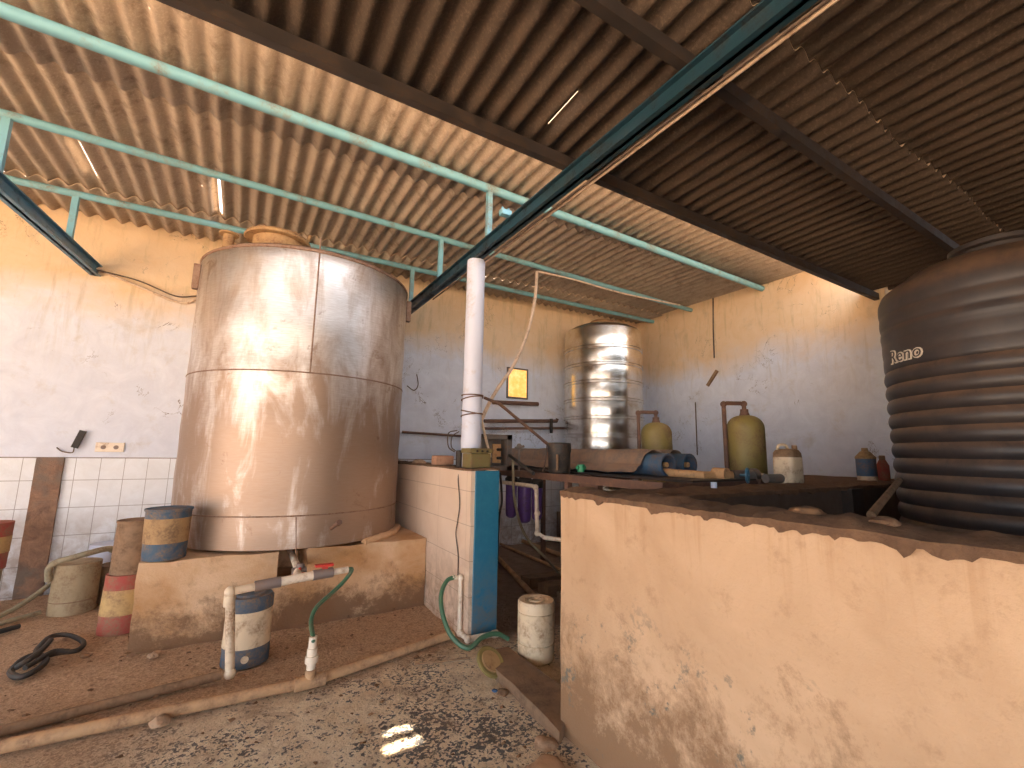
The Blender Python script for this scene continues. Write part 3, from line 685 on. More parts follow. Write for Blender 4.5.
# jug on the ledge
jg = thing('plastic_jug', (3.98, 2.08, 1.275), 'cream jug with brown top and handle on basin rim', 'jug')
b = B(); rbox(b, (3.98, 2.08, 0), .098, .088, [(.92, 1.275), (1, 1.29), (1, 1.47), (.99, 1.49)], .55, 28); part('body', b, 'cream', jg, smooth=True)
b = B(); rbox(b, (3.98, 2.08, 0), .098, .088, [(.99, 1.488), (.95, 1.525), (.8, 1.55), (.55, 1.56)], .55, 28); part('shoulder', b, 'brownpl', jg, smooth=True)
b = B(); tube(b, [(3.915, 2.12, 1.53), (3.93, 2.12, 1.585), (3.98, 2.09, 1.59), (4.0, 2.08, 1.55)], .012, 8, True); part('handle', b, 'cream', jg, smooth=True)
b = B(); disc_cyl(b, (4.035, 2.045, 1.54), (4.035, 2.045, 1.59), .022, .02, 14); part('cap', b, 'brownpl', jg, smooth=True)
# small can with cone top
sc1 = thing('tin_can', (5.36, 2.05, 1.27), 'small dark label can with conical top on basin rim', 'can')
b = B(); lathe(b, (5.36, 2.05, 0), [(.078, 1.27), (.082, 1.275), (.082, 1.32)], 24); part('body', b, 'cream', sc1, smooth=True)
b = B(); lathe(b, (5.36, 2.05, 0), [(.083, 1.315), (.083, 1.485)], 24); part('label_wrap', b, 'bluepipe', sc1, smooth=True)
b = B(); lathe(b, (5.36, 2.05, 0), [(.085, 1.483), (.087, 1.50), (.04, 1.555), (.028, 1.56), (.026, 1.59)], 24); part('cone_top', b, 'tan', sc1, smooth=True)
rb_ = thing('squeeze_bottle', (5.60, 2.00, 1.27), 'reddish brown bottle between small can and black tank', 'bottle')
b = B(); lathe(b, (5.60, 2.0, 0), [(.05, 1.27), (.052, 1.28), (.052, 1.42), (.03, 1.47), (.022, 1.48)], 20); part('body', b, 'redband', rb_, smooth=True)
b = B(); lathe(b, (5.60, 2.0, 0), [(.026, 1.478), (.026, 1.515), (.02, 1.52)], 16); part('cap', b, 'brownpl', rb_, smooth=True)
# leaning stick and rag
# ------------------------------------------------------------------ membrane rack and tubes
rk = thing('steel_rack', (3.0, 3.9, 0), 'brown steel rack carrying the blue tubes', 'rack')
b = B(); box(b, (2.57, 2.2, 1.235), (2.63, 5.5, 1.30)); part('rail', b, 'brownpipe', rk)
b = B(); box(b, (3.77, 2.2, 1.235), (3.83, 5.5, 1.30)); part('rail', b, 'brownpipe', rk)
for y in (2.22, 3.4, 4.4, 5.45):
    b = B(); box(b, (2.6, y, 1.24), (3.8, y + .05, 1.29)); part('crossbar', b, 'brownpipe', rk)
for x, y in ((2.6, 3.3), (2.6, 5.4), (3.8, 2.3), (3.8, 5.4)):
    b = B(); box(b, (x - .025, y - .025, 0), (x + .025, y + .025, 1.24)); part('leg', b, 'brownpipe', rk)
b = B(); box(b, (2.95, 2.24, 1.285), (3.77, 5.4, 1.305)); part('tray', b, 'darksteel', rk)
def memtube(x, lab, z=1.405):
    root = thing('pressure_tube', (x, 4.0, z), lab, 'tube', 'blue tubes side by side on the rack')
    b = B()
    # open ended shell
    n = 28; r = .102; ri = .086
    rings = []
    for yy, rr in ((2.74, ri), (2.74, r), (5.35, r)):
        rings.append([b.verts.new((x + rr * cos(2 * pi * k / n), yy, z + rr * sin(2 * pi * k / n))) for k in range(n)])
    inner = [b.verts.new((x + ri * cos(2 * pi * k / n), 2.98, z + ri * sin(2 * pi * k / n))) for k in range(n)]
    allr = [inner] + rings
    for a_, b2 in zip(allr, allr[1:]):
        for k in range(n): b.faces.new((a_[k], a_[(k + 1) % n], b2[(k + 1) % n], b2[k]))
    b.faces.new(rings[-1]); b.faces.new(inner)
    part('shell', b, 'bluepipe', root, smooth=True)
    b = B(); tube(b, [(x, 2.975, z), (x, 2.965, z)], .084, 20); part('end_cap', b, 'hole', root)
    b = B(); tube(b, [(x, 2.96, z), (x, 2.76, z)], .024, 12); part('centre_port', b, 'orangepanel', root, smooth=True)
memtube(3.29, 'open ended blue tube, nearer of two, under the cloth')
memtube(3.58, 'open ended blue tube, farther of two, by the olive vessel')
# cloth draped over them
b = B(); nx, ny = 40, 60; g_ = []
for j in range(ny + 1):
    y = 2.90 + (5.45 - 2.90) * j / ny; row = []
    for i in range(nx + 1):
        u = i / nx; x = 3.07 + u * .70
        def h(xx):
            zz_ = 1.315
            for c_ in (3.29, 3.58):
                d_ = abs(xx - c_)
                if d_ < .118: zz_ = max(zz_, 1.405 + math.sqrt(.118 ** 2 - d_ ** 2))
                elif d_ < .20: zz_ = max(zz_, 1.405 - (d_ - .118) * 1.1)
            return zz_
        sag = .010 * noise.noise(V(x * 9, y * 5, 0)) + .008 * noise.noise(V(x * 20, y * 3, 5))
        zz_ = h(x) + .014 + sag
        xo = 0
        if u < .12: xo = -.05 * noise.noise(V(0, y * 3, 2)) - .03
        row.append(b.verts.new((x + xo + .0, y + .12 * noise.noise(V(x * 4, 0, 3)) * (1 if j == 0 else 0), max(1.318, zz_))))
    g_.append(row)
for j in range(ny):
    for i in range(nx): b.faces.new((g_[j][i], g_[j][i + 1], g_[j + 1][i + 1], g_[j + 1][i]))
cl_ = single('dust_sheet', b, 'cloth', (3.4, 4.2, 1.4), 'dusty brown cloth draped over the blue tubes', 'cloth')
md = cl_.modifiers.new('t', 'SOLIDIFY'); md.thickness = .006; md.offset = 1
# pot on the rack
pt = thing('cooking_drum', (2.74, 3.62, 1.30), 'blackened round drum with lid on the rack', 'drum')
b = B(); lathe(b, (2.74, 3.62, 0), [(.105, 1.30), (.108, 1.31), (.112, 1.50), (.10, 1.51)], 28); part('body', b, 'black', pt, smooth=True)
b = B(); lathe(b, (2.74, 3.62, 0), [(.115, 1.50), (.118, 1.51), (.118, 1.585), (.11, 1.595), (.02, 1.595)], 28); part('lid', b, 'black', pt, smooth=True)
b = B(); box(b, (2.632, 3.50, 1.33), (2.64, 3.53, 1.48)); rough_up(b, .002, 9); part('buckle', b, 'brownpl', pt)
b = B(); tube(b, [(2.80, 3.36, 1.32), (2.80, 3.36, 1.39)], .035, 14); tube(b, [(2.75, 3.36, 1.36), (2.85, 3.36, 1.36)], .018, 10); single('green_valve', b, 'green', (2.8, 3.36, 1.32), 'bright green plastic valve beside the blackened drum', 'valve')
# purple filter housings hanging from the rack
for (x, y, z0, r, lab) in ((2.72, 4.50, .76, .062, 'purple filter housing, leftmost of three under the rack'), (2.72, 4.22, .74, .072, 'large purple filter housing, middle of three under the rack'), (2.72, 3.98, .80, .055, 'purple filter housing, rightmost of three, beside white pipe')):
    hs = thing('filter_housing', (x, y, z0), lab, 'filter housing', 'purple filter housings under the rack')
    b = B(); lathe(b, (x, y, 0), [(r * .5, z0), (r * .9, z0 + .02), (r, z0 + .05), (r * 1.04, 1.14)], 24); part('bowl', b, 'purple', hs, smooth=True)
    b = B(); lathe(b, (x, y, 0), [(r * 1.15, 1.13), (r * 1.18, 1.14), (r * 1.18, 1.20), (r * .6, 1.235)], 24); part('head', b, 'hole', hs, smooth=True)
b = B(); tube(b, [(2.56, 4.75, 1.16), (2.58, 3.85, 1.16), (2.59, 3.80, 1.13), (2.59, 3.78, .72), (2.62, 3.7, .68), (2.78, 3.6, .66)], .021, 12)
for q in ((2.585, 3.81, 1.15), (2.59, 3.78, .90), (2.59, 3.78, .71)): bmesh.ops.create_uvsphere(b, u_segments=12, v_segments=8, radius=.030, matrix=Matrix.Translation(q))
single('drop_pipe', b, 'pvcw', (2.59, 3.78, .7), 'white upright pvc pipe in front of the purple housings', 'pipe')
b = B(); tube(b, [(2.55, 4.6, 1.2), (2.55, 4.6, .1)], .016, 10); single('drop_pipe', b, 'pvc', (2.55, 4.6, .1), 'thin beige pipe below leftmost purple housing', 'pipe')
b = B(); tube(b, [(2.430, 4.000, 1.420), (2.460, 4.000, 1.010), (2.590, 4.000, 0.660), (2.880, 4.000, 0.380), (3.430, 4.520, 0.050)], .014, 8, True); single('drain_hose', b, 'hose_old', (2.5, 4, .8), 'grey green hose trailing past the purple housings', 'hose')
b = B(); tube(b, [(2.550, 4.470, 1.260), (2.500, 4.330, 0.980), (2.450, 4.300, 0.780), (3.200, 5.630, 0.020)], .012, 8, True); single('drain_hose', b, 'black', (2.2, 3.9, .8), 'thin dark hose beside the blue wall end', 'hose')
# pipes and pallets on the floor behind
def floorpipe(a, c, r, m, lab):
    b = B(); tube(b, [a, c], r, 10); single('floor_pipe', b, m, a, lab, 'pipe')
floorpipe((3.750, 6.590, 0.030), (3.630, 4.660, 0.030), .02, 'pvcd', 'beige pipe lying across the floor behind the blue wall end')
floorpipe((3.270, 5.780, 0.030), (2.710, 3.930, 0.030), .03, 'pvcd', 'brown pipe on the floor behind the cream jar')
floorpipe((4.210, 7.420, 0.040), (4.100, 5.060, 0.040), .03, 'pvcd', 'muddy pipe lying farthest back under the rack')
b = B()
for k in range(5): box(b, (2.9 + k * .0, 3.0 + k * .34, .0), (3.9, 3.2 + k * .34, .10)); 
bmesh.ops.subdivide_edges(b, edges=b.edges[:], cuts=4, use_grid_fill=True); rough_up(b, .02, 6)
single('timber_pallet', b, 'wood', (2.9, 3, 0), 'muddy timber slats on the floor under the rack', 'pallet')
# dark cabinet post beside the basin end
b = B(); box(b, (2.64, 2.95, 0), (2.70, 3.2, 1.225)); single('rack_prop', b, 'brownpipe', (2.64, 2.95, 0), 'dark rusty prop beside the basin wall end', 'prop', smooth=False)

# control panel frame
cp = thing('control_panel', (2.34, 4.2, 1.30), 'grey open metal control box behind the green box', 'control box')
x0, x1, z0, z1, y0 = 2.17, 2.54, 1.30, 1.68, 4.2
b = B(); box(b, (x0, y0, z0), (x0 + .045, y0 + .16, z1)); box(b, (x1 - .06, y0, z0), (x1, y0 + .16, z1)); box(b, (x0, y0, z1 - .05), (x1, y0 + .16, z1)); box(b, (x0, y0, z0), (x1, y0 + .16, z0 + .05)); box(b, (x0, y0 + .14, z0), (x1, y0 + .16, z1)); part('case', b, 'greymetal', cp)
b = B(); box(b, (2.33, y0 + .05, 1.38), (2.43, y0 + .07, 1.58), .004); part('orange_plate', b, 'orangepanel', cp)['label'] = 'orange plate with switches'
b = B(); box(b, (2.26, y0 + .02, 1.33), (2.30, y0 + .1, 1.62)); part('divider', b, 'greymetal', cp)
for z in (1.43, 1.52):
    b = B(); tube(b, [(2.39, y0 + .05, z), (2.39, y0 - .02, z)], .016, 10); part('switch_knob', b, 'hole', cp, smooth=True)
b = B(); tube(b, [(2.60, 4.15, 1.30), (2.60, 4.15, 1.58)], .012, 8); bmesh.ops.create_uvsphere(b, u_segments=10, v_segments=8, radius=.03, matrix=Matrix.Translation((2.60, 4.15, 1.56))); tube(b, [(2.55, 4.15, 1.54), (2.66, 4.15, 1.56)], .014, 8); single('gauge_valve', b, 'greymetal', (2.6, 4.15, 1.3), 'small grey tap right of the control box', 'valve')
b = B(); tube(b, [(2.500, 4.190, 1.460), (2.170, 3.230, 1.320)], .016, 8); single('lever_rod', b, 'black', (2.5, 3.9, 1.4), 'short black rod slanting down from the control box', 'rod')
# things on the partition wall top
ob = thing('battery_box', (1.83, 3.66, 1.355), 'olive green metal box with lid at the wall end', 'box')
b = B(); box(b, (1.745, 3.58, 1.35), (1.945, 3.76, 1.48), .008); part('body', b, 'olivebox', ob, smooth=False)
b = B(); box(b, (1.735, 3.57, 1.482), (1.955, 3.77, 1.525), .008); part('lid', b, 'olivebox', ob)
for k in range(3):
    b = B(); tube(b, [(1.80 + .05 * k, 3.572, 1.50), (1.80 + .05 * k, 3.56, 1.50)], .01, 8); part('latch', b, 'hole', ob)
b = B(); lathe(b, (1.785, 3.90, 0), [(.033, 1.35), (.034, 1.36), (.036, 1.50), (.030, 1.505)], 20); single('dark_cup', b, 'hole', (1.785, 3.9, 1.35), 'small dark cup at the foot of the white column', 'cup')
b = B(); box(b, (1.735, 4.36, 1.352), (1.935, 4.50, 1.45), .014); rough_up(b, .006, 14); single('brick', b, 'brick', (1.83, 4.43, 1.35), 'single brown brick lying on the tiled wall', 'brick')
b = B(); bmesh.ops.create_uvsphere(b, u_segments=16, v_segments=10, radius=.08, matrix=Matrix.Translation((1.80, 5.05, 1.352)) @ Matrix.Diagonal((1, 1.2, .55, 1))); rough_up(b, .012, 14); single('rubble_stone', b, 'stone', (1.8, 5.05, 1.35), 'rounded stone on the tiled wall beside the big tank', 'stone')
b = B(); tube(b, [(1.77, 3.88, 1.36), (1.725, 3.75, 1.352), (1.695, 3.72, 1.25), (1.690, 3.66, 1.05), (1.690, 3.69, .9), (1.690, 3.72, .78), (1.690, 3.66, .62), (1.690, 3.65, .42)], .005, 6, True); single('hanging_wire', b, 'wire', (1.69, 3.7, 1), 'thin wire hanging down the tiled wall face', 'wire')
b = B(); tube(b, [(1.840, 4.100, 1.700), (1.750, 4.100, 1.670), (1.710, 4.000, 1.540), (1.740, 3.920, 1.490)], .006, 6, True); tube(b, [(1.860, 4.100, 1.690), (1.790, 4.100, 1.640), (1.740, 4.000, 1.540), (1.750, 3.920, 1.500)], .005, 6, True); single('wire_coil', b, 'wire', (1.75, 4.0, 1.6), 'looped wires curling left of the white column foot', 'wire')
# rods and pipes around the column
def pline(name, pts, r, m, lab, cat='pipe', sm=True):
    b = B(); tube(b, pts, r, 8, sm); single(name, b, m, pts[0], lab, cat)
pline('slanted_rod', [(2.130, 4.100, 2.050), (2.290, 4.050, 1.990), (2.790, 3.900, 1.590)], .016, 'brownpipe', 'brown rod slanting down from the column lashing', 'rod', False)
pline('hanging_wire', [(2.790, 3.900, 1.590), (2.780, 3.900, 1.470), (2.690, 3.800, 1.370), (2.580, 3.700, 1.290)], .006, 'wire', 'thin wire dropping from the slanted brown rod', 'wire')
pline('plastic_tube', [(3.200, 4.720, 3.880), (3.090, 4.600, 3.430), (2.910, 4.500, 2.920), (2.670, 4.400, 2.510), (2.430, 4.300, 2.230), (2.230, 4.150, 2.020), (2.080, 4.050, 1.810)], .020, 'ltwire', 'cream plastic tube curving down from roof to column', 'pipe')
pline('cable_conduit', [(3.190, 4.700, 3.880), (3.830, 4.700, 3.900), (4.800, 4.700, 3.890), (6.080, 4.720, 3.960)], .012, 'ltwire', 'cream cable running along the middle teal tube', 'cable')
pline('support_strut', [(2.050, 4.000, 1.830), (2.090, 4.000, 1.690), (2.140, 3.950, 1.440)], .014, 'pvc', 'pale strut leaning from column to the olive box', 'strut', False)
pline('support_strut', [(2.040, 4.000, 1.830), (2.050, 4.000, 1.450)], .010, 'wire', 'dark upright strut beside the column foot', 'strut', False)
pline('wall_pipe', [(3.340, 6.400, 1.980), (4.790, 6.400, 2.050), (4.800, 6.400, 2.090)], .030, 'brownpipe', 'upper brown pipe on back wall below window', 'pipe', False)
pline('wall_pipe', [(3.340, 6.400, 1.860), (4.950, 6.400, 1.930)], .022, 'brownpipe', 'lower brown pipe on back wall below window', 'pipe', False)
pline('wall_pipe', [(2.020, 6.440, 1.760), (2.980, 6.440, 1.730)], .018, 'brownpipe', 'thin pipe along back wall between big tank and column', 'pipe', False)
pline('pipe_valve', [(4.640, 6.360, 2.080), (4.640, 6.360, 1.830)], .028, 'hole', 'dark valve joining the two wall pipes', 'valve', False)
pline('wall_shelf', [(3.510, 6.440, 2.300), (4.410, 6.440, 2.330)], .035, 'brownpipe', 'short brown bar fixed below the yellow window', 'shelf', False)
# wiring on left part of the wall
pline('wall_conduit', [(-1.540, 6.470, 3.450), (-1.190, 6.470, 3.330), (-0.750, 6.470, 3.200), (-0.600, 6.470, 3.280)], .013, 'ltwire', 'pale cable sagging on the wall left of big tank', 'cable')
pline('wall_conduit', [(-1.530, 6.460, 3.430), (-1.150, 6.460, 3.380), (-0.810, 6.460, 3.270), (-0.600, 6.460, 3.310)], .008, 'wire', 'thin dark cable above the pale sagging one', 'cable')
sk = thing('socket_plate', (-1.210, 6.490, 1.480), 'pale wall socket plate above the tile line', 'socket')
p0 = V(*(-1.320, 6.480, 1.430)); p1 = V(*(-1.080, 6.480, 1.530))
b = B(); box(b, (p0.x, YB - .02, p0.z), (p1.x, YB + .005, p1.z), .004); part('plate', b, 'pvcw', sk)
for f in (.28, .72):
    xx = p0.x + (p1.x - p0.x) * f; zc = (p0.z + p1.z) / 2
    b = B(); tube(b, [(xx, YB - .018, zc), (xx, YB - .026, zc)], .022, 14); part('socket', b, 'greypl', sk)
sw = thing('broken_switch', (-1.460, 6.480, 1.550), 'dark broken switch dangling from the wall', 'switch')
b = B(); q = V(*(-1.450, 6.460, 1.560)); beam(b, q + V(-.03, 0, -.09), q + V(.02, 0, .09), .055, .03); part('body', b, 'hole', sw)
b = B(); tube(b, [q + V(-.03, 0, -.09), q + V(-.04, 0, -.14), q + V(-.12, .02, -.13), q + V(-.17, .02, -.09)], .006, 6, True); part('wire', b, 'wire', sw)
# cracks / cables on the right wall
pline('wall_cable', [(6.960, 4.700, 4.270), (6.960, 4.730, 3.670), (6.960, 4.740, 3.170)], .012, 'wire', 'thin cable running down from top of the right wall', 'cable', False)
pline('wall_cable', [(6.960, 5.160, 2.430), (6.960, 5.170, 1.490)], .010, 'wire', 'short dark cable on right wall between olive vessels', 'cable', False)
pline('hanging_wire', [(2.210, 6.480, 2.640), (2.240, 6.480, 2.480), (2.180, 6.480, 2.390), (2.070, 6.480, 2.450)], .007, 'wire', 'short hooked wire on wall right of big tank', 'wire')
b = B(); p = V(*(6.940, 4.750, 2.820)); beam(b, p + V(0, .12, -.12), p + V(0, -.06, .12), .03, .05); rough_up(b, .02, 9); single('wall_stub', b, 'brownpl', p, 'brown stub poking from the right wall', 'stub')

# ------------------------------------------------------------------ manifold, valve, bottle on the ledge
mf = thing('pipe_manifold', (3.6, 2.5, 1.3), 'rusty orange pipe manifold in front of the blue tubes', 'pipe')
b = B(); tube(b, [(3.29, 2.80, 1.34), (3.33, 2.42, 1.33), (3.62, 2.36, 1.33)], .034, 12); part('manifold_pipe', b, 'orangepanel', mf, smooth=True)
b = B(); tube(b, [(3.47, 2.30, 1.345), (3.47, 2.42, 1.345)], .05, 14); tube(b, [(3.6, 2.36, 1.33), (3.6, 2.36, 1.305)], .03, 12); part('coupling', b, 'orangepanel', mf, smooth=True)
gv = thing('gate_valve', (3.66, 2.28, 1.26), 'dark gate valve with round wheel on the basin rim', 'valve')
b = B(); tube(b, [(3.62, 2.36, 1.33), (3.82, 2.28, 1.33)], .045, 14); tube(b, [(3.80, 2.29, 1.33), (3.84, 2.275, 1.33)], .06, 14); part('body', b, 'greymetal', gv, smooth=True)
b = B(); c = V(3.62, 2.22, 1.335); tube(b, [c + V(.055 * cos(a) * .9, .055 * cos(a) * .35, .055 * sin(a)) for a in [2 * pi * k / 20 for k in range(21)]], .010, 8)
for a in (0, 2.1, 4.2): tube(b, [c, c + V(.05 * cos(a) * .9, .05 * cos(a) * .35, .05 * sin(a))], .007, 6)
tube(b, [c, c + V(.04, .1, 0)], .012, 8)
part('hand_wheel', b, 'tealdark', gv, smooth=True)
b = B(); tube(b, [(3.86, 2.26, 1.33), (4.1, 2.19, 1.30)], .022, 10); tube(b, [(4.08, 2.195, 1.30), (4.14, 2.18, 1.30)], .034, 12); single('outlet_pipe', b, 'pvc', (3.86, 2.26, 1.33), 'beige pipe stub pointing right from the gate valve', 'pipe')
b = B(); tube(b, [(3.72, 2.13, 1.315), (3.75, 2.125, 1.315), (3.86, 2.10, 1.315), (3.9, 2.09, 1.315)], .036, 14, False); 
rough_up(b, .006, 14); single('crushed_bottle', b, 'greymetal', (3.8, 2.1, 1.29), 'grey crushed bottle lying beside the cream jug', 'bottle')
b = B(); tube(b, [(2.5, 1.75, 1.30), (2.5, 1.75, 1.335)], .018, 10); single('pipe_stub', b, 'white', (2.5, 1.75, 1.3), 'tiny white stub standing on the basin rim', 'pipe')
b = B(); tube(b, [(2.300, 0.880, 1.260), (3.550, 1.190, 1.360)], .017, 8); single('leaning_stick', b, 'brownpl', (2.300, 0.880, 1.260), 'brown stick leaning beside the black tank', 'stick')
def rubble(name, c, r, m, lab, cat='rubble', flat=.5, seed=0):
    b = B(); bmesh.ops.create_icosphere(b, subdivisions=3, radius=1)
    for v in b.verts:
        k = 1 + .35 * noise.noise(v.co * 1.3 + V(seed, 0, 0)) + .15 * noise.noise(v.co * 3 + V(seed, 5, 0)); v.co = Vector(c) + V(v.co.x * r, v.co.y * r, max(-.3, v.co.z) * r * flat) * k
    return single(name, b, m, c, lab, cat)
rubble('dirt_clump', (1.72, .62, 1.30), .04, 'crust', 'dry dirt clump on the rim below the black tank', seed=3)
rubble('dirt_clump', (1.72, 1.50, 1.30), .03, 'brownpl', 'small clod on the basin rim near its corner', seed=9)
rubble('crumpled_sack', (1.74, .86, 1.30), .06, 'leaf', 'crumpled brown rag heap on the basin rim', 'rag', .4, 5)
rubble('rubble_stone', (1.500, 2.100, 0.000), .06, 'stone', 'flat pale stone at the bottom edge beside basin wall', 'stone', .5, 2)
rubble('rubble_stone', (1.380, 1.920, 0.000), .11, 'stone', 'large brown stone cut by the bottom edge', 'stone', .45, 12)

# ------------------------------------------------------------------ plank at the foot
b = B(); pp = [(1.620, 3.080, 0.070), (1.850, 3.070, 0.070), (1.840, 2.420, 0.070), (2.10, 2.22, .07), (1.72, 2.17, .07), (1.560, 2.060, 0.070)]
lo = [b.verts.new((p[0], p[1], .002)) for p in pp]; hi = [b.verts.new(p) for p in pp]
b.faces.new(lo[::-1]); b.faces.new(hi)
for i in range(6): b.faces.new((lo[i], lo[(i + 1) % 6], hi[(i + 1) % 6], hi[i]))
bmesh.ops.triangulate(b, faces=b.faces[:]); bmesh.ops.subdivide_edges(b, edges=b.edges[:], cuts=7, use_grid_fill=True); rough_up(b, .010, 8)
single('timber_plank', b, 'wood', (1.8, 2.8, 0), 'muddy timber plank between blue wall end and basin', 'plank')

# ------------------------------------------------------------------ pvc plumbing on the floor
def fittings(b, pts, r):
    for q in pts: bmesh.ops.create_uvsphere(b, u_segments=14, v_segments=10, radius=r, matrix=Matrix.Translation(q))
mp_ = thing('main_pipe', (-0.870, 3.370, 0.040), 'long muddy pvc pipe crossing the whole floor', 'pipe')
PA = V(*(-1.290, 3.300, 0.040)); PM = V(*(0.520, 3.290, 0.040)); PB = V(1.62, 3.56, .035)
b = B(); tube(b, [PA, V(*(-0.860, 3.350, 0.040)), PM, PB], .032, 14); part('pipe_run', b, 'pvcd', mp_, smooth=True)
b = B(); tube(b, [PM + V(-.09, -.003, 0), PM + V(.09, .004, 0)], .041, 14); tube(b, [PM, PM + V(0, 0, .075)], .034, 12); part('tee', b, 'pvcd', mp_, smooth=True)
b = B(); tube(b, [PM + V(0, 0, .06), PM + V(0, 0, .12)], .027, 12); tube(b, [PM + V(0, 0, .115), PM + V(0, 0, .155)], .040, 12); tube(b, [PM + V(0, 0, .155), PM + V(0, 0, .20)], .031, 12); tube(b, [PM + V(0, 0, .20), PM + V(0, 0, .27)], .025, 12); part('riser', b, 'pvcw', mp_, smooth=True)
# second pipe, rises and runs to the tank outlet
vp = thing('riser_pipe', (.10, 3.66, .04), 'beige pvc pipe rising in front of the bucket to red taps', 'pipe')
e1 = V(.085, 3.66, .04); e2 = V(*(0.040, 3.660, 0.550)); e3 = V(.86, 3.72, .50)
b = B(); tube(b, [V(-1.1, 3.52, .03), e1 + V(-.05, 0, 0)], .028, 12); part('floor_run', b, 'brownpl', vp, smooth=True)
b = B(); tube(b, [e1, e2], .028, 12); fittings(b, [e1, e2], .036); tube(b, [e2 - V(0, 0, .09), e2 - V(0, 0, .02)], .034, 12); part('upright', b, 'pvc', vp, smooth=True)
b = B(); tube(b, [e2, e2 + V(.20, .02, .012)], .026, 12); part('arm', b, 'pvc', vp, smooth=True)
b = B(); tube(b, [e2 + V(.14, .015, .01), e2 + V(.30, .025, .02)], .036, 14); part('coupling', b, 'greypl', vp, smooth=True)
b = B(); tube(b, [e2 + V(.30, .025, .02), e2 + V(.51, .04, .032)], .030, 14); tube(b, [e2 + V(.41, .03, .026), V(.50, 4.25, .54), V(.50, 4.8, .56)], .028, 12); part('tee', b, 'pvcw', vp, smooth=True)
b = B(); tube(b, [e2 + V(.51, .04, .032), e2 + V(.65, .05, .037)], .036, 14); tv = part('valve_body', b, 'greypl', vp, smooth=True)
b = B(); box(b, e2 + V(.52, .02, .085), e2 + V(.65, .07, .103), .006); box(b, e2 + V(.57, .03, .07), e2 + V(.61, .06, .09)); part('red_handle', b, 'red', tv)['label'] = 'red tap handle'
b = B(); tube(b, [e2 + V(.65, .05, .037), e2 + V(.76, .06, .04)], .024, 12); part('spigot', b, 'pvcw', vp, smooth=True)
b = B(); tube(b, [V(.485, 3.98, .53), V(.50, 3.98, .61)], .03, 12); tube(b, [V(.44, 3.98, .535), V(.54, 3.98, .535)], .052, 14); 
part('gate_valve', b, 'greypl', vp, smooth=True)
b = B(); box(b, V(.475, 3.90, .50), V(.495, 3.915, .60), .004); box(b, V(.44, 3.90, .54), V(.53, 3.915, .56), .004); part('red_wheel', b, 'red', vp)['label'] = 'red valve wheel'
pline('garden_hose', [e2 + V(.75, .06, .04), e2 + V(.79, .06, .035), (0.770, 3.700, 0.510), (0.670, 3.640, 0.450), (0.570, 3.560, 0.400), (0.530, 3.490, 0.340), (PM.x, PM.y, .30), (PM.x, PM.y, .268)], .015, 'hose', 'green hose bending from red tap into floor riser', 'hose')
# partition hose and pipe
wp = thing('standing_pipe', (1.665, 3.52, 0), 'beige pipe standing against the blue ended wall', 'pipe')
b = B(); tube(b, [V(1.672, 3.56, .46), V(1.672, 3.55, .05)], .018, 12); part('upright', b, 'pvcw', wp, smooth=True)
b = B(); tube(b, [V(1.672, 3.53, .04), V(1.68, 3.41, .035), V(1.92, 3.40, .035)], .022, 12); fittings(b, [V(1.68, 3.41, .035), V(1.672, 3.54, .04)], .030); tube(b, [V(1.90, 3.40, .035), V(1.94, 3.40, .035)], .03, 12); part('foot_run', b, 'pvcw', wp, smooth=True)
b = B(); tube(b, [V(1.672, 3.56, .46), V(1.60, 3.565, .47)], .017, 10); fittings(b, [V(1.672, 3.56, .46)], .026); part('elbow', b, 'pvcw', wp, smooth=True)
pline('garden_hose', [(1.62, 3.565, .47), (1.55, 3.56, .45), (1.48, 3.50, .37), (1.465, 3.42, .25), (1.50, 3.32, .12), (1.60, 3.24, .045), (1.72, 3.235, .10), (1.84, 3.23, .105), (1.93, 3.20, .06)], .018, 'hose', 'green hose looping from wall pipe to the cream jar', 'hose')
# black belt loops on the dirt
b = B()
l1 = [(-1.110, 4.720, 0.040), (-1.100, 4.940, 0.050), (-1.000, 4.960, 0.040), (-0.870, 4.770, 0.030), (-0.860, 4.580, 0.040), (-0.960, 4.550, 0.050), (-1.040, 4.530, 0.050)]
l2 = [(-1.140, 4.390, 0.030), (-1.130, 4.510, 0.050), (-1.070, 4.550, 0.060), (-0.990, 4.450, 0.050), (-1.000, 4.320, 0.040), (-1.060, 4.270, 0.030)]
tube(b, l1 + l1[:2], .017, 8, True); tube(b, l2 + l2[:2], .019, 8, True)
tube(b, [(-1.060, 4.800, 0.070), (-1.050, 4.570, 0.080), (-1.070, 4.410, 0.080), (-1.120, 4.390, 0.050)], .018, 8, True)
tube(b, [(-1.060, 4.330, 0.060), (-1.020, 4.410, 0.070), (-0.980, 4.530, 0.070), (-0.900, 4.550, 0.050)], .017, 8, True)
single('rubber_belt', b, 'black', (-1.0, 4.8, 0), 'twisted black rubber belt lying on the dirt', 'belt')
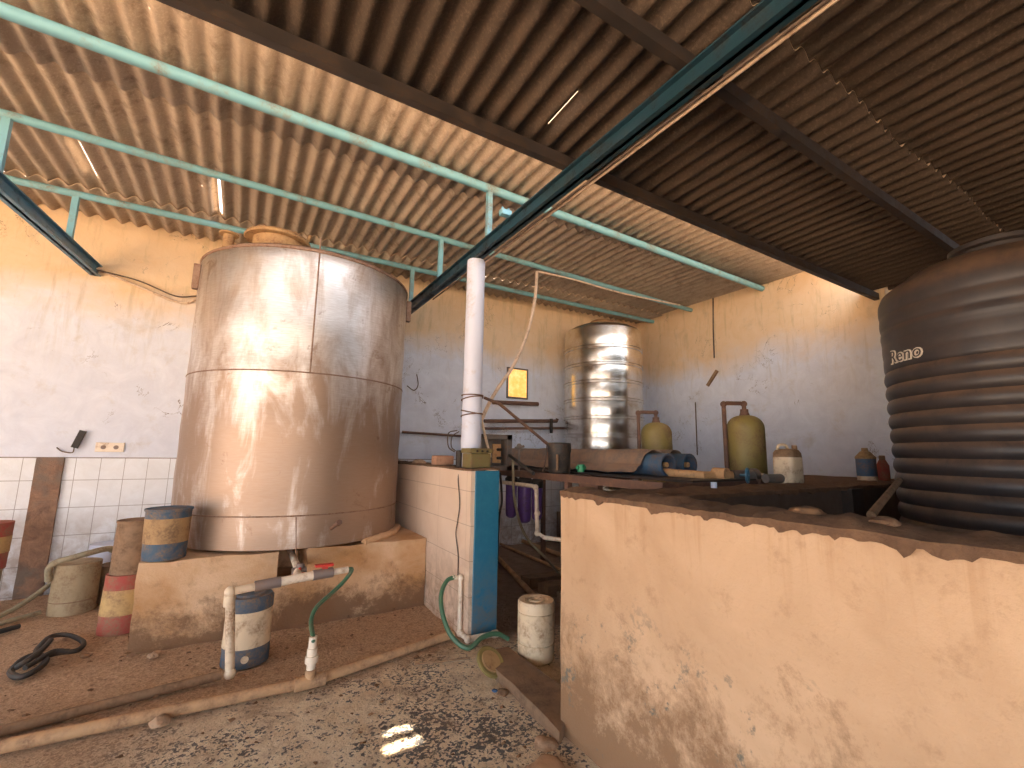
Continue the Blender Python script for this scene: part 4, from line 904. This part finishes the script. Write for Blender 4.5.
# pipes at far left
pline('floor_pipe', [(-1.9, 5.25, .03), (-1.55, 5.75, .08), (-1.27, 6.2, .34)], .022, 'hose_old', 'faded hose leaning up toward the beige drum', 'hose', True)
pline('floor_pipe', [(-2.1, 5.05, .02), (-1.36, 5.72, .04)], .02, 'hose_old', 'thin pipe on the dirt at left edge, upper one', 'pipe', False)
pline('floor_pipe', [(-2.1, 4.78, .02), (-1.40, 5.42, .03)], .02, 'black', 'thin dark pipe on the dirt at left edge, lower one', 'pipe', False)
# loose bits
b = B()
for k in range(260):
    a = random.random(); x = random.uniform(-1.6, 1.6); y = random.uniform(2.0, 4.35) if a < .7 else random.uniform(4.2, 5.0)
    s = random.uniform(.006, .022); z = .006 + (.012 if y > 3.5 else 0)
    ang = random.uniform(0, 6.28); vs = [b.verts.new((x + s * cos(ang + t_) * random.uniform(.6, 1.3), y + s * sin(ang + t_) * random.uniform(.6, 1.3), z + random.uniform(0, .6 * s))) for t_ in (0, 1.3, 2.6, 4.2, 5.2)]
    top = b.verts.new((x, y, z + s * .7))
    for i in range(5): b.faces.new((vs[i], vs[(i + 1) % 5], top))
    b.faces.new(vs[::-1])
single('floor_grit', b, 'leaf', (0, 3, 0), 'loose grit and dry leaf bits strewn on the floor', 'debris', smooth=False, kind='stuff')
def chip(x, y, s, m, lab, seed):
    rubble('floor_chip', (x, y, .012), s, m, lab, 'debris', .4, seed)
chip(*(1.730, 2.520, 0.000)[:2], .02, 'chipb', 'tiny blue flake beside the muddy plank', 1) if False else None
rubble('brown_lump', (1.550, 2.630, 0.010), .035, 'leaf', 'brown lump on terrazzo beside the plank', 'rubble', .6, 4)
rubble('blue_flake', (1.520, 2.680, 0.010), .018, 'chipb', 'tiny blue flake next to the brown lump', 'debris', .4, 6)
rubble('rubble_stone', (-0.230, 3.250, 0.030), .045, 'stone', 'pale pebble just below the long muddy pipe', 'stone', .6, 8)
rubble('rubble_stone', (-0.380, 4.280, 0.020), .04, 'stone', 'small stone at the plinth foot', 'stone', .6, 18)
rubble('dirt_clump', (-0.790, 4.490, 0.020), .03, 'leaf', 'small dark clod right of the rubber belt', 'rubble', .6, 28)
pline('dry_twig', [(1.200, 3.260, 0.010), (1.360, 3.190, 0.020), (1.580, 3.160, 0.010)], .008, 'brownpl', 'dry twig near the foot of the tiled wall', 'twig')
